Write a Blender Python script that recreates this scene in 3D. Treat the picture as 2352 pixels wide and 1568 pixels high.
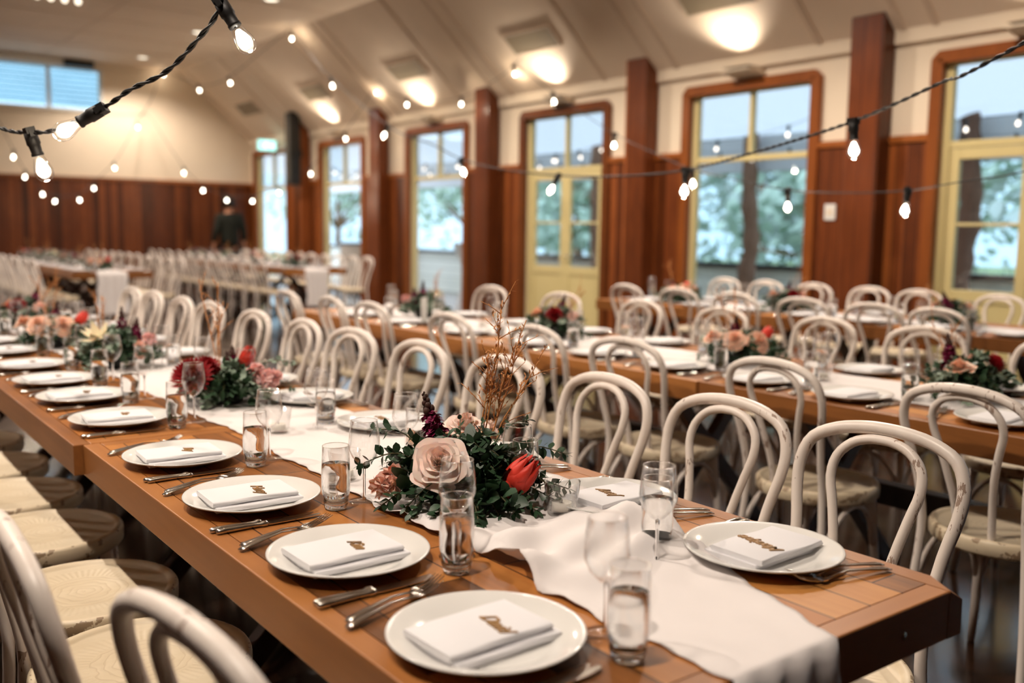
import bpy, math, random
from mathutils import Vector, Matrix
S = bpy.context.scene
for o in list(bpy.data.objects):
    bpy.data.objects.remove(o)
C = bpy.data.collections.new('hall'); S.collection.children.link(C)
pi = math.pi

# ------------------------------------------------------------------ camera
cam = bpy.data.cameras.new('camera'); co = bpy.data.objects.new('camera', cam); C.objects.link(co)
YAW, PITCH, ROLL = -0.64796216, 0.115932346, 0.014122061
FPX = 2199.945
fwd = Vector((-math.sin(YAW)*math.cos(PITCH), math.cos(YAW)*math.cos(PITCH), -math.sin(PITCH)))
rt = Vector((math.cos(YAW), math.sin(YAW), 0)); up = rt.cross(fwd)
r2 = math.cos(ROLL)*rt + math.sin(ROLL)*up; u2 = -math.sin(ROLL)*rt + math.cos(ROLL)*up
mw = Matrix((r2, u2, -fwd)).transposed().to_4x4(); mw.translation = (-0.570794, -0.738652, 1.304647)
co.matrix_world = mw
cam.sensor_width = 36; cam.lens = FPX/2352*36; cam.clip_start = .02; cam.clip_end = 200
cam.dof.use_dof = True; cam.dof.focus_distance = 1.93; cam.dof.aperture_fstop = 2.1
S.camera = co

# ------------------------------------------------------------------ sky, exposure
S.view_settings.view_transform = 'Standard'; S.view_settings.look = 'None'
S.view_settings.gamma = 1; S.view_settings.use_curve_mapping = False
S.view_settings.exposure = 0.80
W = bpy.data.worlds.new('sky'); S.world = W; W.use_nodes = True
wn = W.node_tree; bg = wn.nodes['Background']
tc = wn.nodes.new('ShaderNodeTexCoord'); sp = wn.nodes.new('ShaderNodeSeparateXYZ'); cr = wn.nodes.new('ShaderNodeValToRGB')
wn.links.new(tc.outputs['Generated'], sp.inputs[0]); wn.links.new(sp.outputs['Z'], cr.inputs[0]); wn.links.new(cr.outputs[0], bg.inputs[0])
cr.color_ramp.elements[0].position = 0.0; cr.color_ramp.elements[0].color = (.66, .74, .84, 1)
cr.color_ramp.elements[1].position = .6; cr.color_ramp.elements[1].color = (.60, .70, .84, 1)
bg.inputs[1].default_value = 2.7

# ------------------------------------------------------------------ lamps of the room
def lamp(name, kind, loc, power, col, size=.08, rot=None, spot=None, blend=.5):
    l = bpy.data.lights.new(name, kind); l.energy = power; l.color = col
    o = bpy.data.objects.new(name, l); C.objects.link(o); o.location = loc
    if kind == 'SPOT': l.shadow_soft_size = size; l.spot_size = spot; l.spot_blend = blend
    elif kind == 'AREA': l.shape = 'DISK'; l.size = size
    else: l.shadow_soft_size = size
    if rot is not None:
        o.rotation_euler = Vector(rot).to_track_quat('-Z', 'Y').to_euler()
    return o
WARM = (1.0, .86, .73)
DOWN = [(4.5, y) for y in (2.95, 5.7, 8.4, 11.09, 13.76, 16.55)] + [(-.75, y) for y in (.35, 3.1, 5.8, 8.4, 11.1, 13.8)] + [(-4.2, y) for y in (5.7, 11.1)]  # last group: unseen left row, added to light the room
for k, (x, y) in enumerate(DOWN):
    p_ = 150
    if x == 4.5 and y < 9: p_ = 230
    if x == -.75 and y < 4: p_ = 190
    lamp('downlight_glow', 'SPOT', (x, y, 4.10), p_, WARM, .05, (0, 0, -1), math.radians(150), .6)
UPL = (2.7, 5.37, 8.1, 10.9, 13.8)
for y in UPL:
    lamp('uplight_glow', 'SPOT', (6.61, y, 2.87), 24, (1, .86, .70), .05, (-.22, 0, 1), math.radians(125), .9)

S.cycles.use_denoising = True
S.cycles.max_bounces = 12; S.cycles.transmission_bounces = 10; S.cycles.transparent_max_bounces = 24
S.cycles.diffuse_bounces = 4; S.cycles.glossy_bounces = 4
S.cycles.sample_clamp_indirect = 4; S.cycles.caustics_refractive = False; S.cycles.caustics_reflective = False
S.cycles.blur_glossy = .5

# ------------------------------------------------------------------ materials
def lin(r, g, b):
    f = lambda c: c/12.92 if c <= .04045 else ((c+.055)/1.055)**2.4
    return (f(r/255), f(g/255), f(b/255), 1)
def mat(name, col=(.8, .8, .8, 1), rough=.5, metal=0, spec=.5, **k):
    m = bpy.data.materials.new(name); m.use_nodes = True
    b = m.node_tree.nodes['Principled BSDF']
    b.inputs['Base Color'].default_value = col; b.inputs['Roughness'].default_value = rough
    b.inputs['Metallic'].default_value = metal; b.inputs['Specular IOR Level'].default_value = spec
    for a, v in k.items(): b.inputs[a.replace('_', ' ')].default_value = v
    return m
class NT:
    def __init__(s, m): s.m = m; s.t = m.node_tree; s.b = s.t.nodes['Principled BSDF']
    def n(s, typ, **k):
        n = s.t.nodes.new('ShaderNode'+typ)
        for a, v in k.items():
            if isinstance(a, str) and hasattr(n, a): setattr(n, a, v)
        return n
    def l(s, a, b): s.t.links.new(a, b)
    def math(s, op, a, b=None, c=None):
        n = s.n('Math', operation=op)
        for i, v in enumerate((a, b, c)):
            if v is None: continue
            if isinstance(v, (int, float)): n.inputs[i].default_value = v
            else: s.l(v, n.inputs[i])
        return n.outputs[0]
    def mix(s, f, a, b, mode='MIX'):
        n = s.n('Mix', data_type='RGBA', blend_type=mode)
        for i, v in ((0, f), (6, a), (7, b)):
            if isinstance(v, (int, float)): n.inputs[i].default_value = v
            elif isinstance(v, tuple): n.inputs[i].default_value = v
            else: s.l(v, n.inputs[i])
        return n.outputs[2]
    def noise(s, vec, scale=5, detail=3, rough=.5, dist=0):
        n = s.n('TexNoise'); n.inputs['Scale'].default_value = scale; n.inputs['Detail'].default_value = detail
        n.inputs['Roughness'].default_value = rough; n.inputs['Distortion'].default_value = dist
        if vec is not None: s.l(vec, n.inputs['Vector'])
        return n.outputs['Fac']
    def mapv(s, vec, scale=(1, 1, 1), loc=(0, 0, 0)):
        n = s.n('Mapping'); n.inputs['Scale'].default_value = scale; n.inputs['Location'].default_value = loc
        s.l(vec, n.inputs['Vector']); return n.outputs[0]
    def ramp(s, f, stops):
        n = s.n('ValToRGB'); e = n.color_ramp.elements
        while len(e) < len(stops): e.new(.5)
        for x, (p_, c) in zip(e, stops): x.position = p_; x.color = c if len(c) == 4 else (*c, 1)
        s.l(f, n.inputs[0]); return n.outputs[0]
    def bump(s, h, strength=.3, dist=.01):
        n = s.n('Bump'); n.inputs['Strength'].default_value = strength; n.inputs['Distance'].default_value = dist
        s.l(h, n.inputs['Height']); s.l(n.outputs[0], s.b.inputs['Normal'])
def g4(v): return (v, v, v, 1)

def boards(name, cols, across='Y', along='Z', width=.1, length=None, rough=.4, groove=.03, grain=1.0, gcol=(.02, .008, .003, 1), coat=0, obj=True):
    """timber boards; cols = dark, mid, light"""
    m = mat(name, cols[1], rough); t = NT(m)
    tcn = t.n('TexCoord'); vec = tcn.outputs['Object']
    sx = t.n('SeparateXYZ'); t.l(vec, sx.inputs[0])
    oi = t.n('ObjectInfo')
    a = sx.outputs[across]; b = sx.outputs[along]
    a2 = t.math('DIVIDE', a, width); ia = t.math('FLOOR', a2); fa = t.math('SUBTRACT', a2, ia)
    wn1 = t.n('TexWhiteNoise', noise_dimensions='2D'); cv = t.n('CombineXYZ'); t.l(ia, cv.inputs[0]); t.l(oi.outputs['Random'], cv.inputs[1]); t.l(cv.outputs[0], wn1.inputs['Vector'])
    tone = wn1.outputs['Value']
    edge = t.math('MINIMUM', fa, t.math('SUBTRACT', 1.0, fa))
    gr = t.math('LESS_THAN', edge, groove)
    if length:
        b2 = t.math('ADD', t.math('DIVIDE', b, length), t.math('MULTIPLY', tone, 7.3)); ib = t.math('FLOOR', b2); fb = t.math('SUBTRACT', b2, ib)
        wn2 = t.n('TexWhiteNoise', noise_dimensions='3D'); cv2 = t.n('CombineXYZ'); t.l(ia, cv2.inputs[0]); t.l(ib, cv2.inputs[1]); t.l(oi.outputs['Random'], cv2.inputs[2]); t.l(cv2.outputs[0], wn2.inputs['Vector'])
        tone = wn2.outputs['Value']
        e2 = t.math('LESS_THAN', t.math('MINIMUM', fb, t.math('SUBTRACT', 1.0, fb)), groove*width/length)
        gr = t.math('MAXIMUM', gr, e2)
    scl = [22, 22, 22]; ix = {'X': 0, 'Y': 1, 'Z': 2}; scl[ix[along]] = 1.6
    off = t.n('CombineXYZ'); t.l(t.math('MULTIPLY', tone, 37.0), off.inputs[0]); t.l(t.math('MULTIPLY', tone, 11.0), off.inputs[1]); t.l(t.math('MULTIPLY', tone, 23.0), off.inputs[2])
    va = t.n('VectorMath', operation='ADD'); t.l(vec, va.inputs[0]); t.l(off.outputs[0], va.inputs[1])
    nz = t.noise(t.mapv(va.outputs[0], tuple(scl)), 1.0, 6, .6, 1.2)
    nz2 = t.noise(va.outputs[0], 3.0, 2)
    f = t.math('ADD', t.math('MULTIPLY', tone, .55), t.math('MULTIPLY', nz, .5*grain)); f = t.math('ADD', f, t.math('MULTIPLY', nz2, .25)); f = t.math('SUBTRACT', f, .18)
    col = t.ramp(f, [(.1, cols[0]), (.5, cols[1]), (.9, cols[2])])
    col = t.mix(gr, col, gcol)
    t.l(col, t.b.inputs['Base Color'])
    h = t.math('SUBTRACT', t.math('MULTIPLY', nz, .15), gr)
    t.bump(h, .4, .003)
    if coat: t.b.inputs['Coat Weight'].default_value = coat; t.b.inputs['Coat Roughness'].default_value = .15
    return m

M = {}
M['top'] = boards('table_planks', (lin(82, 48, 20), lin(168, 106, 50), lin(198, 140, 74)), 'X', 'Y', .088, .62, .46, .018, 1.0, lin(50, 24, 8))
M['rail'] = boards('table_edge_timber', (lin(108, 66, 32), lin(154, 98, 50), lin(178, 120, 64)), 'X', 'Y', 5.0, None, .42, 0, .8)
M['railx'] = boards('table_end_timber', (lin(108, 66, 32), lin(154, 98, 50), lin(178, 120, 64)), 'Y', 'X', 5.0, None, .42, 0, .8)
for k_ in ('top', 'rail', 'railx'): M[k_].node_tree.nodes['Principled BSDF'].inputs['Specular IOR Level'].default_value = .28
M['trestle'] = boards('dark_trestle_timber', (lin(30, 18, 12), lin(56, 34, 22), lin(78, 50, 32)), 'X', 'Z', 5.0, None, .5, 0, 1)
WALLC = (lin(60, 28, 12), lin(108, 54, 23), lin(156, 88, 42))
M['panel'] = boards('dark_timber_boards', WALLC, 'Y', 'Z', .105, None, .38, .035, 1.1, lin(36, 12, 5))
M['panelx'] = boards('dark_timber_boards_end_wall', (lin(50, 22, 9), lin(90, 43, 18), lin(130, 70, 32)), 'X', 'Z', .105, None, .38, .035, 1.1, lin(32, 11, 5))
M['trim'] = boards('timber_trim', (lin(96, 50, 20), lin(138, 76, 32), lin(160, 94, 44)), 'X', 'Z', 5., None, .35, 0, .8)
M['column'] = boards('column_timber', (lin(62, 30, 14), lin(114, 58, 27), lin(162, 94, 50)), 'Y', 'Z', .155, None, .33, .02, 1., lin(50, 18, 8))
M['floor'] = boards('polished_floor_boards', (lin(20, 12, 8), lin(38, 24, 17), lin(58, 38, 26)), 'X', 'Y', .085, 1.4, .13, .02, 1., lin(14, 7, 4), .25)
for k_ in ('panel', 'panelx', 'trim', 'column', 'floor'): M[k_].node_tree.nodes['Principled BSDF'].inputs['Specular IOR Level'].default_value = .32

def paint(name, c, rough=.6, amt=.06, bumpy=.0):
    m = mat(name, c, rough); t = NT(m); tcn = t.n('TexCoord')
    nz = t.noise(tcn.outputs['Object'], 2.5, 3)
    d = tuple(max(0, x*(1-amt*2)) for x in c[:3])+(1,)
    t.l(t.mix(nz, d, c), t.b.inputs['Base Color'])
    if bumpy: t.bump(t.noise(tcn.outputs['Object'], 60, 3), bumpy, .004)
    return m
M['cream'] = paint('cream_wall_paint', lin(228, 212, 188), .7)
M['ceil'] = paint('ceiling_paint', lin(226, 208, 186), .75)
M['seam'] = paint('ceiling_seam_paint', lin(208, 188, 166), .7)
M['frame'] = paint('pale_yellow_frame_paint', lin(214, 198, 142), .4)
M['white'] = paint('white_paint', lin(225, 225, 220), .5)
M['vent'] = mat('vent_grille', lin(150, 136, 112), .6); t = NT(M['vent']); tcn = t.n('TexCoord'); wv = t.n('TexWave', wave_type='BANDS', bands_direction='X'); wv.inputs['Scale'].default_value = 18; t.l(tcn.outputs['Object'], wv.inputs['Vector']); t.l(t.mix(wv.outputs['Fac'], lin(96, 84, 66), lin(156, 142, 118)), t.b.inputs['Base Color'])
M['black'] = paint('black_plastic', lin(22, 22, 21), .45)
M['cord'] = paint('black_rubber_cable', lin(20, 17, 15), .55)
M['dark'] = paint('dark_ceramic', lin(28, 30, 28), .35)
M['plate'] = mat('white_glazed_china', lin(236, 232, 222), .12); t = NT(M['plate']); tcn = t.n('TexCoord'); t.l(t.mix(t.noise(tcn.outputs['Object'], 6, 2), lin(228, 227, 224), lin(220, 218, 213)), t.b.inputs['Base Color'])
def cloth(name, c, sc=900, transl=0.0):
    m = mat(name, c, .85, Sheen_Weight=.2); t = NT(m); tcn = t.n('TexCoord')
    w1 = t.n('TexWave', bands_direction='X'); w1.inputs['Scale'].default_value = sc/3; t.l(tcn.outputs['Object'], w1.inputs['Vector'])
    nz = t.noise(tcn.outputs['Object'], 12, 4)
    t.l(t.mix(nz, tuple(x*.93 for x in c[:3])+(1,), c), t.b.inputs['Base Color'])
    t.bump(t.math('ADD', t.math('MULTIPLY', w1.outputs['Fac'], .3), t.noise(tcn.outputs['Object'], 35, 3)), .12, .003)
    if transl:
        tr = t.n('BsdfTranslucent'); tr.inputs[0].default_value = c; ms = t.n('MixShader'); ms.inputs[0].default_value = transl
        out = t.t.nodes['Material Output']; t.l(t.b.outputs[0], ms.inputs[1]); t.l(tr.outputs[0], ms.inputs[2])
        tp = t.n('BsdfTransparent'); m2 = t.n('MixShader'); m2.inputs[0].default_value = .06; t.l(ms.outputs[0], m2.inputs[1]); t.l(tp.outputs[0], m2.inputs[2]); t.l(m2.outputs[0], out.inputs[0])
    return m
M['napkin'] = cloth('white_linen', lin(230, 229, 232), 900)
M['gauze'] = cloth('off_white_gauze', lin(248, 242, 240), 600, .12)
M['metal'] = mat('polished_steel', lin(205, 198, 190), .18, 1); t = NT(M['metal']); tcn = t.n('TexCoord'); t.l(t.ramp(t.noise(tcn.outputs['Object'], 40, 2), [(0, g4(.12)), (1, g4(.28))]), t.b.inputs['Roughness'])
M['tag'] = boards('laser_cut_ply', (lin(110, 78, 40), lin(150, 112, 64), lin(170, 130, 78)), 'X', 'Y', 5, None, .6, 0, .8)
# chair paint: worn whitewash over brown timber
m = M['chair'] = mat('worn_white_chair_paint', lin(214, 200, 180), .38); t = NT(m); tcn = t.n('TexCoord'); oi = t.n('ObjectInfo')
va = t.n('VectorMath', operation='ADD'); t.l(tcn.outputs['Object'], va.inputs[0]); cmb = t.n('CombineXYZ'); t.l(t.math('MULTIPLY', oi.outputs['Random'], 50.0), cmb.inputs[0]); t.l(cmb.outputs[0], va.inputs[1])
wear = t.noise(t.mapv(va.outputs[0], (60, 60, 12)), 1.0, 5, .65); patch = t.noise(va.outputs[0], 7, 3)
f = t.math('MULTIPLY', t.math('GREATER_THAN', wear, .60), t.math('GREATER_THAN', patch, .54))
base = t.mix(t.noise(t.mapv(va.outputs[0], (30, 30, 5)), 1, 4), lin(224, 211, 200), lin(242, 233, 224))
t.l(t.mix(t.math('MULTIPLY', f, .75), base, lin(120, 84, 56)), t.b.inputs['Base Color']); t.bump(wear, .12, .002)
# seat: embossed scrolls
m = M['seat'] = mat('embossed_chair_seat', lin(220, 204, 176), .42); t = NT(m); tcn = t.n('TexCoord'); vec = tcn.outputs['Object']; oi = t.n('ObjectInfo')
sx = t.n('SeparateXYZ'); t.l(vec, sx.inputs[0])
rad = t.math('SQRT', t.math('ADD', t.math('MULTIPLY', sx.outputs[0], sx.outputs[0]), t.math('MULTIPLY', sx.outputs[1], sx.outputs[1])))
ang = t.math('ARCTAN2', sx.outputs[1], sx.outputs[0])
scroll = t.n('TexWave', wave_type='RINGS', rings_direction='SPHERICAL'); scroll.inputs['Scale'].default_value = 17; scroll.inputs['Distortion'].default_value = 5; scroll.inputs['Detail'].default_value = .6; scroll.inputs['Detail Scale'].default_value = 1.6
ab = t.n('CombineXYZ'); t.l(t.math('ABSOLUTE', sx.outputs[1]), ab.inputs[1]); t.l(sx.outputs[0], ab.inputs[0]); t.l(ab.outputs[0], scroll.inputs['Vector'])
fan = t.math('SINE', t.math('MULTIPLY', ang, 60.0))
inner = t.math('LESS_THAN', rad, .10); ringm = t.math('MULTIPLY', t.math('GREATER_THAN', rad, .102), t.math('LESS_THAN', rad, .148))
h = t.math('ADD', t.math('MULTIPLY', t.math('POWER', scroll.outputs['Fac'], .5), inner), t.math('MULTIPLY', t.math('MULTIPLY', fan, .5), ringm))
gline = t.math('MULTIPLY', t.math('LESS_THAN', scroll.outputs['Fac'], .08), inner)
t.bump(h, .28, .0015)
c1 = t.mix(t.noise(t.mapv(vec, (4, 30, 30)), 1, 4), lin(206, 188, 156), lin(228, 214, 188))
edgew = t.math('MULTIPLY', t.math('GREATER_THAN', rad, .198), t.math('GREATER_THAN', t.noise(vec, 26, 4, .6), .56))
c2 = t.mix(t.math('MULTIPLY', gline, .18), c1, lin(150, 120, 84)); t.l(t.mix(t.math('MULTIPLY', edgew, .7), c2, lin(120, 88, 56)), t.b.inputs['Base Color'])

def shader(name, build):
    m = bpy.data.materials.new(name); m.use_nodes = True; n = m.node_tree; n.nodes.clear()
    out = n.nodes.new('ShaderNodeOutputMaterial'); s = build(n); n.links.new(s, out.inputs[0]); return m
def thin_glass(tint=(1, 1, 1, 1), rough=0.0, ior=1.5, boost=1.0):
    def b(n):
        tr = n.nodes.new('ShaderNodeBsdfTransparent'); tr.inputs[0].default_value = tint
        gl = n.nodes.new('ShaderNodeBsdfGlossy'); gl.inputs['Roughness'].default_value = rough; gl.inputs[0].default_value = (1, 1, 1, 1)
        lw = n.nodes.new('ShaderNodeLayerWeight'); lw.inputs[0].default_value = .5
        pw = n.nodes.new('ShaderNodeMath'); pw.operation = 'POWER'; pw.inputs[1].default_value = 3.0; n.links.new(lw.outputs['Facing'], pw.inputs[0])
        mu = n.nodes.new('ShaderNodeMath'); mu.operation = 'MULTIPLY_ADD'; mu.inputs[1].default_value = .8; mu.inputs[2].default_value = .04*boost; mu.use_clamp = True; n.links.new(pw.outputs[0], mu.inputs[0])
        mx = n.nodes.new('ShaderNodeMixShader'); n.links.new(mu.outputs[0], mx.inputs[0]); n.links.new(tr.outputs[0], mx.inputs[1]); n.links.new(gl.outputs[0], mx.inputs[2])
        return mx.outputs[0]
    return b
M['glass'] = shader('clear_thin_glass', thin_glass((.995, .995, .993, 1), 0.015, 1.45, .9))
def _rim(n):
    tr = n.nodes.new('ShaderNodeBsdfTransparent'); gl = n.nodes.new('ShaderNodeBsdfGlossy'); gl.inputs['Roughness'].default_value = .25; gl.inputs[0].default_value = (1, .97, .93, 1)
    mx = n.nodes.new('ShaderNodeMixShader'); mx.inputs[0].default_value = .55; n.links.new(tr.outputs[0], mx.inputs[1]); n.links.new(gl.outputs[0], mx.inputs[2]); return mx.outputs[0]
M['rim'] = shader('polished_glass_rim', _rim)
M['pane'] = shader('window_glass', thin_glass((.93, .97, .98, 1), 0.0, 1.5, 1.5))
M['base_glass'] = mat('thick_clear_glass', (1, 1, 1, 1), .02, 0, .5, Transmission_Weight=1.0, IOR=1.45)
M['water'] = mat('drinking_water', (.99, 1, 1, 1), 0.0, 0, .5, Transmission_Weight=1.0, IOR=1.33)
M['louvre'] = shader('obscure_louvre_glass', thin_glass((.50, .62, .66, 1), .3, 1.5, 1.5))
def emis(name, col, st):
    def b(n):
        e = n.nodes.new('ShaderNodeEmission'); e.inputs[0].default_value = col; e.inputs[1].default_value = st; return e.outputs[0]
    m = shader(name, b); m.cycles.emission_sampling = 'NONE'; return m
M['filament'] = emis('glowing_filament', (1.0, .90, .74, 1), 11)
M['lampglow'] = emis('downlight_diffuser', (1.0, .86, .66, 1), 1.6)
def plain(name, c, rough=.6, v=.25, sc=30, trans=0):
    m = mat(name, c, rough, 0, .3); t = NT(m); tcn = t.n('TexCoord'); oi = t.n('ObjectInfo')
    nz = t.noise(tcn.outputs['Object'], sc, 3)
    t.l(t.mix(nz, tuple(x*(1-v) for x in c[:3])+(1,), tuple(min(1, x*(1+v*.6)) for x in c[:3])+(1,)), t.b.inputs['Base Color'])
    return m
M['leaf'] = plain('dark_eucalyptus_leaf', lin(52, 78, 54), .42, .4)
M['leaf2'] = plain('silver_dollar_leaf', lin(140, 158, 140), .55, .3)
M['stem'] = plain('leaf_stem', lin(92, 88, 58), .6)
M['rose'] = plain('blush_rose_petal', lin(250, 222, 210), .6, .05, 12)
M['peach'] = plain('peach_rose_petal', lin(242, 196, 170), .6, .1, 12)
M['coral'] = plain('coral_bloom_petal', lin(255, 204, 188), .6, .12, 40)
M['pink'] = plain('pink_carnation_petal', lin(255, 200, 196), .6, .15, 60)
M['protea'] = plain('red_protea_bract', lin(222, 62, 46), .5, .25, 20)
M['proteacore'] = plain('dark_protea_core', lin(60, 24, 34), .8, .3, 60)
M['dahlia'] = plain('deep_red_dahlia_petal', lin(150, 18, 26), .6, .35, 50)
M['snap'] = plain('magenta_snapdragon', lin(140, 32, 78), .55, .35, 60)
M['bud'] = plain('dark_snapdragon_bud', lin(74, 48, 40), .6, .3, 60)
M['lily'] = plain('cream_bloom_petal', lin(236, 222, 188), .6, .08, 20)
for k_ in ('rose', 'peach', 'coral', 'pink', 'lily'):
    b_ = M[k_].node_tree.nodes['Principled BSDF']; b_.inputs['Subsurface Weight'].default_value = .6; b_.inputs['Subsurface Radius'].default_value = (1, .6, .45); b_.inputs['Subsurface Scale'].default_value = .012
M['twig'] = plain('rust_twig', lin(196, 134, 78), .7, .25, 60)
M['tealight'] = plain('white_wax', lin(236, 230, 218), .5, .05, 20)

# ------------------------------------------------------------------ mesh builder
class MB:
    def __init__(s): s.v = []; s.f = []; s.mi = []; s.mx = None; s.cur = 0; s.sm = []
        # smooth flag per face
    def _add(s, vs, fs, smooth=False):
        n = len(s.v)
        for p in vs: s.v.append(tuple(s.mx @ Vector(p)) if s.mx else tuple(p))
        for f in fs: s.f.append(tuple(i+n for i in f)); s.mi.append(s.cur); s.sm.append(smooth)
        return s
    def box(s, x0, x1, y0, y1, z0, z1):
        v = [(x, y, z) for x in (x0, x1) for y in (y0, y1) for z in (z0, z1)]
        return s._add(v, [(0, 1, 3, 2), (4, 6, 7, 5), (0, 4, 5, 1), (2, 3, 7, 6), (0, 2, 6, 4), (1, 5, 7, 3)])
    def prism(s, pts, axis, a, b):
        """pts 2D polygon, extruded along axis from a to b"""
        n = len(pts); v = []
        for w in (a, b):
            for p in pts:
                q = [0, 0, 0]; j = [i for i in range(3) if i != axis]; q[axis] = w; q[j[0]] = p[0]; q[j[1]] = p[1]; v.append(q)
        return s._add(v, [tuple(range(n))[::-1], tuple(range(n, 2*n))]+[(i, (i+1) % n, n+(i+1) % n, n+i) for i in range(n)])
    def tube(s, pts, r, n=8, cap=True, closed=False, flat=1.0):
        pts = [Vector(p) for p in pts]; m = len(pts)
        rs = r if isinstance(r, (list, tuple)) else [r]*m
        v = []; prev = None
        for i, p in enumerate(pts):
            if closed: d = pts[(i+1) % m]-pts[i-1]
            else: d = pts[min(i+1, m-1)]-pts[max(i-1, 0)]
            if d.length < 1e-9: d = Vector((0, 0, 1))
            d.normalize()
            if prev is None:
                a = Vector((0, 0, 1)) if abs(d.z) < .9 else Vector((1, 0, 0)); a = (a-d*a.dot(d)).normalized()
            else:
                a = prev-d*prev.dot(d)
                a = a.normalized() if a.length > 1e-6 else Vector((1, 0, 0))
            prev = a; b = d.cross(a)
            for k in range(n):
                t = 2*pi*k/n; v.append(p+a*(rs[i]*math.cos(t))+b*(rs[i]*math.sin(t)*flat))
        f = []
        for i in range(m if closed else m-1):
            j = (i+1) % m
            for k in range(n): f.append((i*n+k, i*n+(k+1) % n, j*n+(k+1) % n, j*n+k))
        if cap and not closed: f.append(tuple(range(n))[::-1]); f.append(tuple(range((m-1)*n, m*n)))
        return s._add(v, f, True)
    def lathe(s, prof, n=32, c=(0, 0, 0), cap=False):
        v = []; f = []; m = len(prof)
        for (r, z) in prof:
            for k in range(n):
                t = 2*pi*k/n; v.append((c[0]+r*math.cos(t), c[1]+r*math.sin(t), c[2]+z))
        for i in range(m-1):
            for k in range(n): f.append((i*n+k, i*n+(k+1) % n, (i+1)*n+(k+1) % n, (i+1)*n+k))
        if cap: f.append(tuple(range(n))[::-1]); f.append(tuple(range((m-1)*n, m*n)))
        return s._add(v, f, True)
    def grid(s, fn, nu, nv):
        v = [fn(i/nu, j/nv) for j in range(nv+1) for i in range(nu+1)]
        f = [(j*(nu+1)+i, j*(nu+1)+i+1, (j+1)*(nu+1)+i+1, (j+1)*(nu+1)+i) for j in range(nv) for i in range(nu)]
        return s._add(v, f, True)
    def ball(s, c, r, n=8, m=6, sz=1.0):
        prof = [(max(1e-4, r*math.sin(pi*i/m)), -r*sz*math.cos(pi*i/m)) for i in range(m+1)]
        return s.lathe(prof, n, c)
    def leaf(s, base, d, nrm, L, Wd, cup=.15, round_=True):
        d = Vector(d).normalized(); nrm = Vector(nrm); nrm = (nrm-d*nrm.dot(d))
        nrm = nrm.normalized() if nrm.length > 1e-5 else Vector((0, 0, 1)); sd = d.cross(nrm)
        prof = [(0, 0), (.18, .62), (.45, 1), (.75, .8), (1, 0.08)] if round_ else [(0, 0), (.2, .5), (.42, 1), (.7, .62), (1, 0.02)]
        v = []; B = Vector(base)
        for (t_, w) in prof:
            c = B+d*(L*t_)+nrm*(-cup*L*t_*t_)
            v += [c-sd*(w*Wd/2)+nrm*(cup*Wd*.4*w), c, c+sd*(w*Wd/2)+nrm*(cup*Wd*.4*w)]
        f = []
        for i in range(4):
            a = i*3; f += [(a, a+1, a+4, a+3), (a+1, a+2, a+5, a+4)]
        return s._add(v, f, True)
    def build(s, name, mats, parent=None, loc=None, bevel=0):
        me = bpy.data.meshes.new(name); me.from_pydata(s.v, [], s.f)
        mats = mats if isinstance(mats, (list, tuple)) else [mats]
        for m_ in mats: me.materials.append(m_)
        for p, i, sm in zip(me.polygons, s.mi, s.sm): p.material_index = i; p.use_smooth = sm
        me.update()
        o = bpy.data.objects.new(name, me); C.objects.link(o)
        if parent is not None: o.parent = parent
        if loc is not None: o.location = loc
        if bevel:
            b = o.modifiers.new('edge_round', 'BEVEL'); b.width = bevel; b.segments = 2; b.limit_method = 'ANGLE'
        return o
def smoothpath(P, k=4, closed=False):
    P = [Vector(p) for p in P]; out = []; n = len(P)
    for i in range(n if closed else n-1):
        if closed: a, b, c, d = P[i-1], P[i], P[(i+1) % n], P[(i+2) % n]
        else: a, b, c, d = P[max(i-1, 0)], P[i], P[i+1], P[min(i+2, n-1)]
        for j in range(k):
            t = j/k
            out.append(.5*((2*b)+(c-a)*t+(2*a-5*b+4*c-d)*t*t+(3*b-a-3*c+d)*t**3))
    if not closed: out.append(P[-1])
    return out
def tag(o, label=None, cat=None, group=None, kind=None):
    if label: o['label'] = label
    if cat: o['category'] = cat
    if group: o['group'] = group
    if kind: o['kind'] = kind
    return o
def empty(name, loc=(0, 0, 0), rz=0):
    o = bpy.data.objects.new(name, None); C.objects.link(o); o.location = loc; o.rotation_euler = (0, 0, rz); o.empty_display_size = .05; return o
KIDS = {}
def kids(o):
    return KIDS.setdefault(o.name, list(o.children))
def dup(o, loc, rz=0, parent=None, top=True):
    c = o.copy(); C.objects.link(c)
    if top:
        c.location = loc; c.rotation_euler = (0, 0, rz)
        for k in ('label', 'group'):
            if k in c: del c[k]
    else: c.parent = parent
    for ch in kids(o): dup(ch, None, parent=c, top=False)
    return c
USED = set()
def place(proto, loc, rz, label, group):
    """first call moves the prototype itself, later calls copy it"""
    kids(proto)
    if proto.name not in USED:
        for ch in kids(proto): kids(ch)
        USED.add(proto.name); o = proto; o.location = loc; o.rotation_euler = (0, 0, rz)
    else: o = dup(proto, loc, rz)
    o['label'] = label; o['group'] = group
    return o
def struct(name, mb, m, **k):
    o = mb.build(name, m, **k); o['kind'] = 'structure'; return o
ORD = 'first second third fourth fifth sixth seventh eighth ninth tenth eleventh twelfth'.split()

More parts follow.
